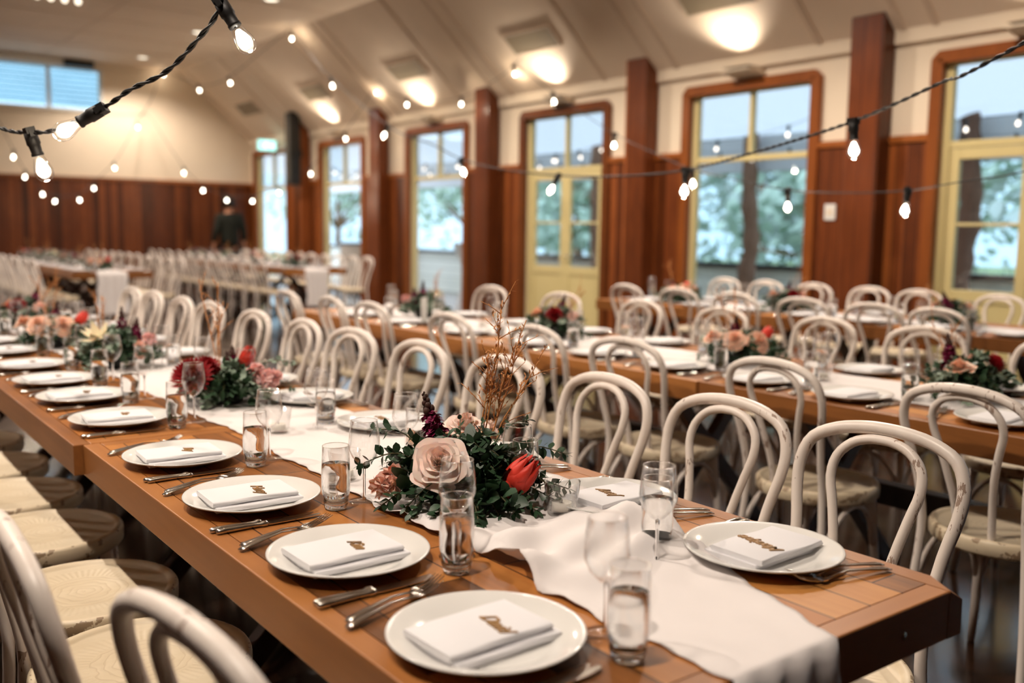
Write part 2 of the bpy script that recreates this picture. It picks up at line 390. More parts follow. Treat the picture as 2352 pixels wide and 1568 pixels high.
# ------------------------------------------------------------------ the hall
XW, YF = 6.855, 17.72
ZS, KS = 2.93, .9          # sloped ceiling: z = ZS + (XW-x)*KS
XC = XW-(4.15-ZS)/KS       # crease
XL, YB = -6.5, -5.5
struct('floor', MB().box(XL-.1, XW+.1, YB-.1, YF+.1, -.12, 0), M['floor'])
struct('ceiling', MB().prism([(XL, 4.15), (XC, 4.15), (XW+.12, ZS-.108), (XW+.12, ZS+.12), (XC+.05, 4.3), (XL, 4.3)], 1, YB, YF+.05), M['ceil'])
struct('wall_left', MB().box(XL-.15, XL, YB, YF, 0, 4.2), M['panel'])
struct('wall_back', MB().box(XL, XW+.1, YB-.15, YB, 0, 4.2), M['panelx'])
# end wall with the high louvre window opening x 1.45..4.1, z 3.32..4.04
wx0, wx1, wz0, wz1 = 1.45, 4.08, 3.32, 4.03
b = MB().box(XL, wx0, YF, YF+.15, 0, 4.25).box(wx1, XW+.1, YF, YF+.15, 0, 4.25).box(wx0, wx1, YF, YF+.15, 0, wz0).box(wx0, wx1, YF, YF+.15, wz1, 4.25)
struct('wall_far', b, M['cream'])
b = MB().box(XL, XW, YF-.035, YF, 0, 2.08)
struct('trim_1', b, M['panelx'])
struct('trim_2', MB().box(XL, XW, YF-.06, YF, 2.08, 2.14), M['trim'], bevel=.006)
struct('trim_3', MB().box(XL, XC, YF-.05, YF, 4.07, 4.15), M['cream'])
# windows along the right wall: (y0, y1) outer trim
OPEN = [(1.88, 3.52, 'door'), (4.55, 6.19, 'fixed'), (7.28, 8.92, 'door'), (10.07, 11.71, 'open'), (12.97, 14.61, 'open'), (15.85, 17.49, 'open'), (-.85, .79, 'fixed'), (-3.6, -1.96, 'fixed')]
ZH = 2.70
ys = sorted(OPEN)
b = MB(); prev = YB
for y0, y1, k in ys:
    b.box(XW, XW+.14, prev, y0+.1, 0, 3.1); b.box(XW, XW+.14, y0+.1, y1-.1, ZH, 3.1); prev = y1-.1
    if k == 'fixed': b.box(XW, XW+.14, y0+.1, y1-.1, 0, .42)
b.box(XW, XW+.14, prev, YF+.1, 0, 3.1)
struct('wall_right', b, M['cream'])
b = MB(); cp = MB(); prev = YB
for y0, y1, k in ys:
    b.box(XW-.03, XW, prev, y0, 0, 2.06); cp.box(XW-.05, XW, prev, y0, 2.06, 2.12)
    if k == 'fixed': b.box(XW-.028, XW, y0, y1, 0, .40)
    prev = y1
b.box(XW-.03, XW, prev, YF-.036, 0, 2.06); cp.box(XW-.05, XW, prev, YF-.061, 2.06, 2.12)
struct('trim_4', b, M['panel']); struct('trim_5', cp, M['trim'], bevel=.006)
struct('trim_6', MB().prism([(XW-.05, ZS-.07), (XW, ZS-.07), (XW, ZS), (XW-.05, ZS+.045)], 1, YB, YF), M['cream'])
struct('baseboard_right', MB().box(XW-.05, XW-.0301, YB, 1.8, 0, .14).box(XW-.05, XW-.0301, 3.6, 4.5, 0, .14).box(XW-.05, XW-.0301, 6.2, 7.2, 0, .14), M['trim'])

def window(i, y0, y1, k):
    nm = ('door_%d' if k == 'door' else 'window_%d') % i
    root = empty(nm, (0, 0, 0)); root['kind'] = 'structure'
    # timber architrave with clipped top corners
    c_ = .06; w = .1
    zt = ZH+.06
    b = MB().box(XW-.055, XW+.02, y0, y0+w, 0, zt-c_).box(XW-.055, XW+.02, y1-w, y1, 0, zt-c_)
    b.prism([(y0, zt-c_), (y0+c_, zt), (y1-c_, zt), (y1, zt-c_), (y1-w, zt-w), (y0+w, zt-w)], 0, XW-.055, XW+.02)
    b.build('window_frame_timber', M['trim'], root, bevel=.006)
    a0, a1 = y0+w, y1-w; X0, X1 = XW+.03, XW+.09
    f = MB(); fw = .055
    zb = .42 if k == 'fixed' else 0.0
    f.box(X0, X1, a0, a0+fw, zb, ZH).box(X0, X1, a1-fw, a1, zb, ZH).box(X0, X1, a0+fw, a1-fw, ZH-fw, ZH).box(X0, X1, a0+fw, a1-fw, 2.0, 2.055)
    mid = (a0+a1)/2
    f.box(X0, X1, mid-.022, mid+.022, 2.055, ZH-fw)
    if k == 'fixed': f.box(X0-.06, X1, a0, a1, zb-.0, zb+.06)
    f.build('window_sash', M['frame'], root, bevel=.004)
    g = MB().box(X0+.025, X0+.031, a0+fw, mid-.022, 2.055, ZH-fw); g.box(X0+.025, X0+.031, mid+.022, a1-fw, 2.055, ZH-fw); g.build('transom_glass', M['pane'], root)
    if k == 'fixed':
        MB().box(X0+.025, X0+.031, a0+fw, a1-fw, zb+.06, 2.0).build('window_glass', M['pane'], root)
    elif k == 'door':
        for s0, s1 in ((a0+fw, mid), (mid, a1-fw)):
            st = .085; q = MB().box(X0+.005, X1-.01, s0+.002, s0+st, .01, 1.995).box(X0+.005, X1-.01, s1-st, s1-.002, .01, 1.995)
            q.box(X0+.005, X1-.01, s0+st, s1-st, 1.91, 1.995).box(X0+.005, X1-.01, s0+st, s1-st, .78, .88).box(X0+.005, X1-.01, s0+st, s1-st, .01, .12).box(X0+.015, X1-.02, s0+st, s1-st, .12, .78)
            q.box(X0+.01, X1-.015, s0+st, s1-st, 1.385, 1.41)
            lf = q.build('door_leaf', M['frame'], root, bevel=.004)
            MB().box(X0+.025, X0+.031, s0+st, s1-st, .88, 1.91).build('door_glass', M['pane'], lf)
        h = MB(); h.tube([(X0, mid-.05, 1.0), (X0-.045, mid-.05, 1.0), (X0-.045, mid-.14, 1.0)], .009, 8); h.build('door_handle', M['metal'], root)
    else:
        # folded-back leaf leaves the opening clear
        for s0 in (a0+fw,):
            q = MB().box(X1, X1+.62, s0-.02, s0+.02, .01, .1).box(X1, X1+.62, s0-.02, s0+.02, .8, .88).box(X1, X1+.62, s0-.02, s0+.02, 1.92, 1.99).box(X1, X1+.06, s0-.02, s0+.02, .1, 1.92).box(X1+.56, X1+.62, s0-.02, s0+.02, .1, 1.92)
            q.build('door_leaf', M['frame'], root)
for i, (y0, y1, k) in enumerate(OPEN): window(i+1, y0, y1, k)
# louvre window in end wall
root = empty('window_9'); root['kind'] = 'structure'
b = MB().box(wx0, wx1, YF-.03, YF+.06, wz0-.05, wz0).box(wx0, wx1, YF-.03, YF+.06, wz1-.03, wz1).box(wx0-.05, wx0, YF-.03, YF+.06, wz0-.05, wz1).box(wx1, wx1+.05, YF-.03, YF+.06, wz0-.05, wz1).box(3.2, 3.26, YF-.02, YF+.05, wz0, wz1).box(2.32, 2.38, YF-.02, YF+.05, wz0, wz1)
b.build('window_sash', M['white'], root)
g = MB()
for k in range(8):
    z = wz0+.04+k*.084
    g.prism([(YF+.02, z), (YF+.026, z), (YF+.07, z+.08), (YF+.064, z+.08)], 0, wx0, wx1)
g.build('louvre_glass', M['louvre'], root)

# columns
for k, y0 in enumerate((-1.55, 1.12, 3.85, 6.55, 9.36, 12.2, 14.95)):
    x0 = XW-.205; zt = ZS+(XW-x0)*KS
    b = MB().prism([(x0, 0), (XW-.031, 0), (XW-.031, ZS+.02), (x0, zt-.01)], 1, y0, y0+.31)
    o = b.build('timber_column', M['column'], bevel=.008); tag(o, None, None, kind='structure')
# ceiling battens on the slope + seams in the flat part
b = MB()
dx = (XW-XC); 
for y in [k*2.78+y_ for k in range(-1, 6) for y_ in (3.75, 4.55, 6.25)]:
    if y > YF-.1: continue
    b.prism([(XC, 4.15), (XW-.05, ZS+.05*KS), (XW-.05, ZS+.05*KS-.018), (XC, 4.132)], 1, y, y+.05)
struct('ceiling_batten', b, M['seam'])
b = MB()
for y in [YB+k*1.2 for k in range(1, 20)]:
    if y < YF: b.box(XL, XC, y, y+.012, 4.144, 4.1501)
for x in [XL+k*2.4 for k in range(1, 5)]: b.box(x, x+.012, YB, YF, 4.144, 4.1502)
struct('ceiling_seam', b, M['seam'])
# vents
nrm = Vector((-KS, 0, -1)).normalized()
def on_slope(x, y): return Vector((x, y, ZS+(XW-x)*KS))
for y in (-.05, 2.7, 5.34, 8.02, 10.75, 13.58, 16.35):
    r = empty('ceiling_vent', on_slope(6.29, y)+nrm*.012); r.rotation_euler = (0, math.atan(KS), 0)
    MB().box(-.125, .125, -.40, .40, -.012, .012).build('vent_grille', M['vent'], r)
    MB().box(-.14, -.125, -.415, .415, -.016, .012).box(.125, .14, -.415, .415, -.016, .012).box(-.125, .125, -.415, -.40, -.016, .012).box(-.125, .125, .40, .415, -.016, .012).build('vent_frame', M['seam'], r)
    pos = {5.34: 'above the large fixed window', 8.02: 'above the pale yellow double doors', 10.75: 'above the opening behind the third column', 13.58: 'above the opening beside the speaker column', 16.35: 'dark and unlit, nearest the far wall', 2.7: 'above the doors at the right edge', -.05: 'nearest the camera'}[y]
    tag(r, 'grey ceiling vent grille on the sloped ceiling '+pos, 'vent', 'vents in the sloped ceiling')
# uplights over the openings
for y, nmn in zip(UPL, ('right edge doors', 'large fixed window', 'pale yellow double doors', 'third opening', 'fourth opening')):
    r = empty('wall_uplight', (XW, y, 2.80))
    MB().prism([(-.06, -.02), (-.24, .015), (-.24, .03), (-.06, .05), (-.0, .05), (0, -.02)], 1, -.17, .17).build('housing', M['cream'], r, bevel=.004)
    MB().box(-.23, -.05, -.15, .15, .052, .056).build('lens', M['vent'], r)
    tag(r, 'wall uplight with a flat wedge housing above the '+nmn, 'light', 'uplights along the window wall')
# downlights
for k, (x, y) in enumerate(DOWN):
    r = empty('ceiling_downlight', (x, y, 4.15))
    MB().lathe([(.115, 0), (.12, -.012), (.10, -.014), (.085, -.004)], 24).build('trim_ring', M['white'], r)
    MB().lathe([(.085, -.004), (.0, -.005)], 24).build('diffuser', M['lampglow'], r)
    rowt = {4.5: 'window-side row', -.75: 'middle row', -4.2: 'added left row'}[x]
    tag(r, 'round recessed ceiling downlight, %s from the far wall in the %s' % (ORD[len([q for q in DOWN if q[0] == x and q[1] > y])], rowt), 'light', 'recessed ceiling downlights')

# ------------------------------------------------------------------ verandah and garden
M['deck'] = boards('grey_deck_boards', (lin(160, 154, 146), lin(186, 180, 172), lin(206, 200, 192)), 'X', 'Y', .14, None, .6, .03, 1, lin(60, 56, 50))
M['vceil'] = paint('verandah_ceiling_paint', lin(214, 220, 224), .6)
def _roof(n):
    a = n.nodes.new('ShaderNodeBsdfTranslucent'); a.inputs[0].default_value = (.76, .77, .78, 1); d = n.nodes.new('ShaderNodeBsdfDiffuse'); d.inputs[0].default_value = (.8, .84, .86, 1)
    m_ = n.nodes.new('ShaderNodeMixShader'); m_.inputs[0].default_value = .3; n.links.new(a.outputs[0], m_.inputs[1]); n.links.new(d.outputs[0], m_.inputs[2]); return m_.outputs[0]
M['roofsheet'] = shader('translucent_roof_sheet', _roof)
M['grey'] = boards('pale_grey_cladding', (lin(206, 210, 200), lin(222, 226, 216), lin(234, 236, 228)), 'Z', 'Y', .16, None, .6, .03, .5, lin(150, 154, 148))
M['trunk'] = boards('rough_tree_post', (lin(84, 58, 44), lin(122, 90, 70), lin(150, 116, 94)), 'X', 'Z', 5, None, .8, 0, 1.4)
M['lawn'] = plain('lawn', lin(110, 130, 90), .9, .3, 2)
M['bush'] = plain('pale_green_foliage', lin(168, 190, 176), .8, .25, 1.5)
M['bush2'] = plain('grey_green_foliage', lin(186, 202, 198), .8, .2, 1.5)
struct('floor_verandah', MB().box(XW+.1, 10.75, -7, 24, -.2, -.02), M['deck'])
struct('ceiling_verandah', MB().prism([(XW+.14, 3.02), (10.9, 2.62), (10.9, 2.625), (XW+.14, 3.025)], 1, -7, 24), M['roofsheet'])
struct('trim_7', MB().box(10.35, 10.5, -7, 24, 2.16, 2.66), M['vceil'])
struct('wall_verandah', MB().box(10.45, 10.55, -7, 24, -.02, .80), M['grey'])
struct('trim_8', MB().box(10.38, 10.62, -7, 24, .80, .87), M['dark'])
struct('ground', MB().box(10.75, 90, -60, 110, -.6, -.25), M['lawn'])
M['hill'] = plain('sky_cover_hillside', lin(178, 198, 204), .95, .25, .35)
b = MB(); rh = random.Random(9)
def hillf(u, v):
    a = -1.9+u*3.6; R0 = 44+26*v; return (6+R0*math.cos(a), 14+R0*math.sin(a), -.5+v*(23+2.5*math.sin(a*7)+1.5*math.sin(a*17+1))+(.9*math.sin(a*90+v*30)*v))
b.grid(hillf, 160, 14); struct('sky_cover_hills', b, M['hill'])  # hill ring added to cover the bright sky behind the openings
rnd = random.Random(4)
for k, (y, s) in enumerate(((4.92, .125), (8.0, .11), (11.15, .11), (14.3, .14), (17.6, .14), (1.5, .14))):
    P = []; R = []
    n = 22; HT = 2.64
    for i in range(n+1):
        z = -.02+i*HT/n
        P.append((10.15+.02*math.sin(i*.6+k*2)+.012*rnd.uniform(-1, 1), y+.035*math.sin(i*.32+k)+.015*rnd.uniform(-1, 1), z))
        R.append(s*(1.12-.22*i/n)*(1+.12*math.sin(i*1.7+k*3)))
    P.append((10.15, y+.03, 2.655)); R.append(s*.9)
    wh = ['first', 'second', 'third', 'fourth', 'fifth', None][k]
    o = MB().tube(P, R, 12).build('tree_trunk_post', M['trunk'])
    tag(o, ('rough tree trunk post outside the glass, %s from the right' % wh) if wh else 'rough tree trunk verandah post nearest the camera end', 'post', 'tree trunk posts along the verandah')
# leafy trees and shrubs
def blob_tree(name, x, y, h, r, m, seed, label, trunk=True):
    rd = random.Random(seed); root = empty(name, (x, y, -.25))
    b = MB()
    cl = [(rd.gauss(0, r*.42), rd.gauss(0, r*.42), h*rd.uniform(.30, .95)) for _ in range(16)]
    for (cx, cy, cz) in cl:
        cr_ = r*rd.uniform(.28, .5)
        for _ in range(90):
            d = Vector((rd.gauss(0, 1), rd.gauss(0, 1), rd.gauss(0, 1))).normalized()
            p_ = Vector((cx, cy, cz))+d*cr_*rd.uniform(.55, 1.05)
            b.leaf(p_, d+Vector((rd.gauss(0, .6), rd.gauss(0, .6), rd.gauss(0, .6))), (rd.gauss(0, 1), rd.gauss(0, 1), 1), .34, .2, .2)
    b.build('foliage', m, root)
    tk = MB(); tk.tube([(0, 0, 0), (.05, .04, h*.3), (-.04, .1, h*.7)], [.16, .12, .05], 8)
    for c in cl[:8]: tk.tube([(0, .05, h*.25), (c[0]*.5, c[1]*.5, (h*.25+c[2])/2), c], [.07, .045, .02], 6)
    tk.build('trunk', M['trunk'], root)
    tag(root, label, 'tree', 'garden trees beyond the verandah'); return root
TR = [(17, -1, 4.6, 2.6), (16, 4.5, 4.4, 2.8), (15.5, 9.5, 4.0, 2.6), (18, 14, 5.2, 3.2), (17, 19.5, 4.6, 2.8), (19, 25, 5.4, 3.4), (24, 9, 6.5, 4), (25, 18, 7.0, 4.2), (22, 32, 6.2, 4), (27, 30, 7, 4.4), (20, 40, 6, 4)]
for i, (x, y, h, r) in enumerate(TR):
    far_ = x > 20
    blob_tree('garden_tree', x, y, h, r, M['bush2'] if i % 2 else M['bush'], 10+i, ('%s %s garden tree beyond the verandah rail, %s from the right' % (('tall' if far_ else 'low'), ('grey-green' if i % 2 else 'soft green'), ORD[i])))

# draped high tables, wine barrel cabinet and stools on the verandah
def draped_table(loc, label):
    r = empty('draped_high_table', loc)
    MB().lathe([(0, 1.10), (.30, 1.10), (.31, 1.095), (.31, 1.07)], 32).build('table_top', M['white'], r)
    b = MB()
    def fn(u, v):
        a = 2*pi*u; z = 1.102-v*1.10
        w = .312 if v < .06 else .312-.19*math.sin(min(1, (v-.06)/.55)*pi/2)+.16*max(0, (v-.5)/.5)
        w *= 1+.07*min(1, v*2)*math.sin(a*9)
        return (w*math.cos(a), w*math.sin(a), z)
    b.grid(fn, 72, 20); b.build('cloth_drape', M['napkin'], r)
    return tag(r, label, 'table')
draped_table((8.35, 12.15, -.02), 'white draped high table on the verandah seen through the middle opening')
r = empty('serving_cabinet', (8.4, 15.9, -.02))
MB().box(-.3, .3, -.45, .45, .08, 1.0).build('body', boards('tan_cabinet_board', (lin(170, 140, 110), lin(196, 168, 136), lin(210, 184, 152)), 'Y', 'Z', .45, None, .5, .01, .6), r, bevel=.01)
MB().box(-.33, .33, -.48, .48, 1.0, 1.04).build('top', M['dark'], r, bevel=.005)
MB().box(-.27, .27, -.42, .42, 0, .08).build('plinth', M['dark'], r)
tag(r, 'tan serving cabinet with a dark top outside the fourth opening', 'cabinet')
for q, (x, y) in enumerate(((7.9, 11.1), (8.9, 11.0))):
    r = empty('bar_stool', (x, y, -.02))
    MB().lathe([(0, .76), (.16, .76), (.17, .75), (.17, .73), (0, .72)], 24).build('seat', M['white'], r)
    for a in range(4):
        t = a*pi/2+.78; MB().tube([(.12*math.cos(t), .12*math.sin(t), .73), (.2*math.cos(t), .2*math.sin(t), 0)], .014, 8).build('leg', M['white'], r)
    MB().tube([(.165*math.cos(2*pi*k/24), .165*math.sin(2*pi*k/24), .28) for k in range(24)], .008, 6, closed=True).build('footring', M['white'], r)
    tag(r, 'white bar stool on the verandah beside the draped high table, %s' % ('closer to the glass' if q == 0 else 'farther from the glass'), 'stool', 'verandah bar stools')

# ------------------------------------------------------------------ wall and ceiling fittings
r = empty('light_switch', (XW-.031, 4.39, 1.50))
MB().box(-.012, 0, -.055, .055, -.07, .07).build('plate', M['white'], r, bevel=.003)
MB().box(-.017, -.012, -.03, -.006, -.03, .03).build('rocker', M['cream'], r); MB().box(-.017, -.012, .006, .03, -.03, .03).build('rocker', M['cream'], r)
tag(r, 'white double light switch on the timber boards beside the fixed window', 'switch')
r = empty('column_speaker', (6.50, 14.93, 0))
MB().box(-.09, .09, -.11, .11, 2.02, 3.25).build('cabinet', M['black'], r, bevel=.012)
MB().box(-.10, -.09, -.095, .095, 2.05, 3.22).build('speaker_grille', M['dark'], r)
MB().box(.09, .149, -.05, .05, 2.5, 2.62).build('bracket', M['black'], r)
tag(r, 'tall slim black loudspeaker hung on the far timber column', 'speaker')
r = empty('exit_sign', (6.62, 16.35, 2.78))
M['exitg'] = emis('lit_exit_sign_face', lin(150, 226, 214), 1.5); M['exitw'] = emis('lit_exit_sign_white', (1, 1, 1, 1), 1.6)
MB().box(-.18, .18, -.025, .025, -.09, .11).build('housing', M['white'], r, bevel=.004)
MB().box(-.17, .17, -.029, -.0255, -.08, .10).build('face', M['exitg'], r)
b = MB(); b.ball((-.01, -.031, .065), .014, 8, 6, 1)
b.tube([(-.015, -.031, .045), (-.03, -.031, .0)], .009, 6); b.tube([(-.03, -.031, .0), (-.005, -.031, -.025), (-.01, -.031, -.06)], .007, 6); b.tube([(-.03, -.031, .0), (-.05, -.031, -.03), (-.075, -.031, -.035)], .007, 6)
b.tube([(-.018, -.031, .04), (.01, -.031, .022), (.028, -.031, .035)], .005, 6); b.tube([(-.018, -.031, .04), (-.045, -.031, .03), (-.05, -.031, .008)], .005, 6)
b.prism([(.06, -.012), (.11, -.012), (.11, -.03), (.145, 0), (.11, .03), (.11, .012), (.06, .012)], 1, -.032, -.0295)
b.build('running_man_pictogram', M['exitw'], r)
MB().box(.18, .235, -.015, .015, .0, .03).build('mount', M['white'], r)
MB().box(-.008, .008, -.008, .008, .11, .115).build('cable_gland', M['white'], r)
tag(r, 'lit green exit sign with a running figure beside the far corner opening', 'sign')
r = empty('screen_housing', (2.4, YF-.13, 4.075))
MB().box(-1.3, 1.05, -.07, .07, -.06, .06).build('case', M['white'], r, bevel=.01); MB().box(1.05, 1.55, -.09, .09, -.05, .06).build('motor_cover', M['black'], r, bevel=.01)
tag(r, 'white roller screen housing with a black end above the high louvre window', 'screen')
r = empty('chandelier', (2.1, 11.9, 4.15))
MB().box(-.55, .55, -.3, .3, -.05, 0).build('mount_panel', M['cream'], r, bevel=.01)
for k in range(5):
    b = MB(); b.tube([(-.3+k*.15, 0, -.05), (-.3+k*.15, 0, -.16)], .006, 6); pr = b.build('stem', M['metal'], r)
    MB().ball((-.3+k*.15, 0, -.20), .035, 10, 8).build('globe', M['lampglow'], pr)
tag(r, 'ceiling light fitting with a row of warm globes at the top left', 'light')

# ------------------------------------------------------------------ string lights
b = MB(); b.lathe([(.004, 0), (.016, -.002), (.017, -.03), (.0145, -.034), (.0135, -.052), (.0152, -.054), (.0152, -.06), (.004, -.061)], 16)
b.box(-.02, .02, -.011, .011, -.004, .012); b.box(-.024, .024, -.006, .006, -.012, .004)
sock_proto = b.build('lamp_holder', M['cord'])
b = MB(); b.lathe([(.012, -.058), (.0135, -.066), (.0225, -.096), (.0228, -.104), (.0205, -.114), (.014, -.122), (.006, -.1255), (.0003, -.126)], 20)
b.cur = 1
b.lathe([(.0003, -.067), (.006, -.070), (.0125, -.084), (.0165, -.097), (.0150, -.106), (.009, -.113), (.0003, -.116)], 14)
bulb_proto = b.build('bulb', [M['glass'], M['filament']])
first_s = [True]
def light_string(name_label, pts, bulbs, twist=True, rad=.0035, k=6, glow=1.7):
    root = empty('festoon_light_string', pts[0]); o0 = Vector(pts[0])
    P = [p_-o0 for p_ in smoothpath(pts, k)]
    b = MB()
    if twist:
        # two cores twisted round each other
        dense = []
        for i in range(len(P)-1):
            n_ = max(1, int((P[i+1]-P[i]).length/.012)); 
            for j in range(n_): dense.append(P[i].lerp(P[i+1], j/n_))
        dense.append(P[-1]); s_ = 0
        for ph in (0, pi):
            Q = []; s_ = 0
            for i, q in enumerate(dense):
                if i: s_ += (q-dense[i-1]).length
                d = (dense[min(i+1, len(dense)-1)]-dense[max(i-1, 0)]).normalized(); a = Vector((0, 0, 1)); a = (a-d*a.dot(d)).normalized(); bb = d.cross(a)
                t = s_*2*pi/.085+ph; Q.append(q+(a*math.cos(t)+bb*math.sin(t))*.0032)
            b.tube(Q, .0033, 6)
    else: b.tube(P, rad, 6)
    b.build('cable', M['cord'], root)
    for i, (bp, d) in enumerate(bulbs):
        # hang from the nearest cable point
        q = min(P, key=lambda a: (a+o0-Vector(bp)).length) if d is None else Vector(bp)-o0
        s = sock_proto if first_s[0] else sock_proto.copy()
        g = bulb_proto if first_s[0] else bulb_proto.copy()
        if not first_s[0]: C.objects.link(s); C.objects.link(g)
        first_s[0] = False
        s.parent = root; s.location = q; g.parent = s
        if glow: lamp('bulb_glow', 'POINT', tuple(o0+q+(Vector(d).normalized() if d is not None else Vector((0, 0, -1)))*.135), glow, (1, .80, .58), .012)
        if d is not None: s.rotation_euler = Vector(d).to_track_quat('-Z', 'Y').to_euler()
        else: s.rotation_euler = (random.Random(i*7+len(pts)).uniform(-.35, .35), random.Random(i*5+3).uniform(-.35, .35), 0)
    return tag(root, name_label, 'string lights', 'festoon light strings')
light_string('nearest festoon string with twisted black cable and three clear bulbs, upper left', [(.62, 1.9, 4.15), (.42, 1.62, 2.6), (.27, 1.40, 1.95), (.22, 1.384, 1.782), (.181, 1.429, 1.709), (.136, 1.504, 1.647), (.083, 1.59, 1.613), (.046, 1.675, 1.578), (-.023, 1.848, 1.534), (-.066, 1.943, 1.531), (-.106, 2.102, 1.551), (-.211, 2.449, 1.651), (-.9, 3.6, 2.5), (-2.2, 5.2, 4.15)],
    [((.222, 1.384, 1.79), (.035, -.032, -.075)), ((.040, 1.680, 1.572), (-.085, .05, -.06)), ((-.066, 1.943, 1.531), (.03, .0, -.10))], True, k=8, glow=.8)
light_string('long festoon string crossing the windows from the right edge to the ceiling', [(1.2, -3.2, 4.15), (1.75, -1.0, 2.35), (2.04, .515, 1.808), (2.2, .828, 1.757), (2.301, 1.183, 1.681), (2.461, 1.685, 1.624), (2.675, 2.275, 1.583), (2.868, 2.887, 1.586), (3.061, 3.63, 1.624), (3.213, 4.41, 1.701), (3.409, 5.162, 1.814), (3.619, 5.912, 1.983), (3.908, 7.119, 2.241), (4.541, 9.531, 3.013), (4.988, 11.175, 3.624), (5.45, 12.70, 4.15)],
    [((2.301, 1.183, 1.681), (.1, -.02, -1)), ((2.675, 2.275, 1.583), (-.05, 0, -1)), ((3.061, 3.63, 1.624), (-.45, .1, -.8)), ((3.409, 5.162, 1.814), (.2, 0, -1)), ((3.908, 7.119, 2.241), (-.3, .1, -.9)), ((4.541, 9.531, 3.013), (.2, 0, -1)), ((5.40, 12.5, 4.08), (.1, 0, -1))], True, k=5)
light_string('festoon string falling from the third column towards the right edge of the room', [(6.6, 8.55, 3.15), (6.41, 8.41, 3.2), (5.85, 7.11, 2.72), (5.37, 6.03, 2.36), (4.87, 5.1, 2.09), (4.46, 4.25, 1.87), (4.14, 3.58, 1.71), (3.91, 2.99, 1.61), (3.79, 2.56, 1.54), (3.65, 2.09, 1.51), (3.56, 1.72, 1.51), (3.48, 1.41, 1.54), (3.47, 1.16, 1.57), (3.28, .57, 1.69), (2.8, -.8, 2.3), (2.2, -3.2, 4.15)],
    [((x, y, z), None) for x, y, z in [(5.84, 7.1, 2.65), (4.86, 5.1, 2.03), (4.14, 3.58, 1.66), (3.79, 2.55, 1.49), (3.55, 1.72, 1.46)]], False)
light_string('festoon swag slung between the third and fourth columns', [(6.44, 8.44, 3.30), (6.50, 8.77, 3.2), (6.47, 9.23, 3.06), (6.41, 9.72, 2.97), (6.33, 10.22, 2.97), (6.27, 10.73, 3.06), (6.25, 11.23, 3.2), (6.34, 11.64, 3.39)],
    [((x, y, z), None) for x, y, z in [(6.39, 8.6, 3.15), (6.36, 9.65, 2.88), (6.28, 10.73, 2.97)]], False)
light_string('festoon swag hanging from the fourth column to the end wall', [(6.34, 11.64, 3.39), (6.44, 12.04, 3.28), (6.29, 12.62, 2.73), (6.02, 13.26, 2.22), (5.77, 13.93, 1.93), (5.62, 14.54, 1.8), (5.41, 15.22, 1.82), (5.26, 15.88, 2.0), (5.15, 16.53, 2.32), (4.85, 17.41, 3.24), (4.78, 17.715, 3.3)],
    [((x, y, z), None) for x, y, z in [(6.38, 11.83, 3.22), (6.18, 12.4, 2.61), (6.0, 13.22, 2.13), (5.79, 13.97, 1.85), (5.64, 14.57, 1.71), (5.42, 15.24, 1.73), (5.26, 15.9, 1.91), (5.15, 16.53, 2.23)]], False, .0045)
light_string('deep festoon swag at the left looping down in front of the end wall boards', [(4.80, 17.715, 3.32), (4.56, 17.07, 3.19), (4.09, 16.76, 2.45), (3.61, 16.5, 1.99), (3.29, 16.15, 1.78), (2.86, 15.92, 1.75), (2.59, 15.59, 1.87), (2.33, 15.27, 2.13), (2.11, 14.93, 2.46), (1.93, 14.54, 2.68), (1.61, 14.32, 3.3), (1.2, 14.0, 4.15)],
    [((x, y, z), None) for x, y, z in [(4.54, 16.99, 3.08), (4.08, 16.73, 2.35), (3.61, 16.51, 1.89), (3.3, 16.21, 1.7), (2.88, 16.02, 1.67), (2.59, 15.63, 1.79), (2.34, 15.35, 2.05), (2.13, 15.06, 2.39)]], False, .0045, glow=.7)
light_string('high festoon swag along the ceiling crease near the end wall', [(5.12, 17.6, 4.15), (5.14, 16.68, 3.92), (5.2, 15.86, 3.68), (5.26, 15.08, 3.64), (5.27, 14.34, 3.71), (5.38, 13.55, 3.94), (5.47, 12.76, 4.15)],
    [((x, y, z), None) for x, y, z in [(5.11, 17.46, 4.06), (5.22, 15.92, 3.6), (5.33, 14.59, 3.67)]], False, .0045, glow=.7)
M['dimfil'] = emis('dim_outdoor_filament', (1.0, .80, .66, 1), 3.5)
_bp = bulb_proto; bulb_dim = bulb_proto.copy(); bulb_dim.data = bulb_proto.data.copy(); bulb_dim.data.materials[1] = M['dimfil']
def outdoor(lab, x, y0, y1, z, sag, nb):  # strings added to stand in for bulb reflections in the panes
    global bulb_proto
    n_ = 5; pts = []
    for k in range(n_*6+1):
        t = k/(n_*6); ph = (t*n_) % 1; pts.append((x, y0+(y1-y0)*t, z-sag*4*ph*(1-ph)))
    bulb_proto = bulb_dim
    light_string(lab, pts, [(pts[int(round(i*(len(pts)-1)/(nb-1)))], None) for i in range(nb)], False, .003, 1, 0); bulb_proto = _bp
outdoor('added outdoor festoon string with dim bulbs under the verandah roof, nearer the glass', 8.3, 2.5, 17.5, 2.60, .22, 42)
outdoor('added outdoor festoon string with dim bulbs under the verandah roof, nearer the garden', 9.7, 2.5, 19.5, 2.56, .20, 40)
light_string('short festoon cable dropping down the end wall below the ceiling crease', [(5.12, 17.62, 4.15), (5.0, 17.66, 3.7), (4.80, 17.70, 3.31)], [], False, .0045)
light_string('thin festoon cable strung across the end wall under the louvre window', [(4.80, 17.70, 3.31), (3.9, 17.69, 3.24), (2.9, 17.69, 3.2), (1.3, 17.70, 3.22)], [], False, .0035)

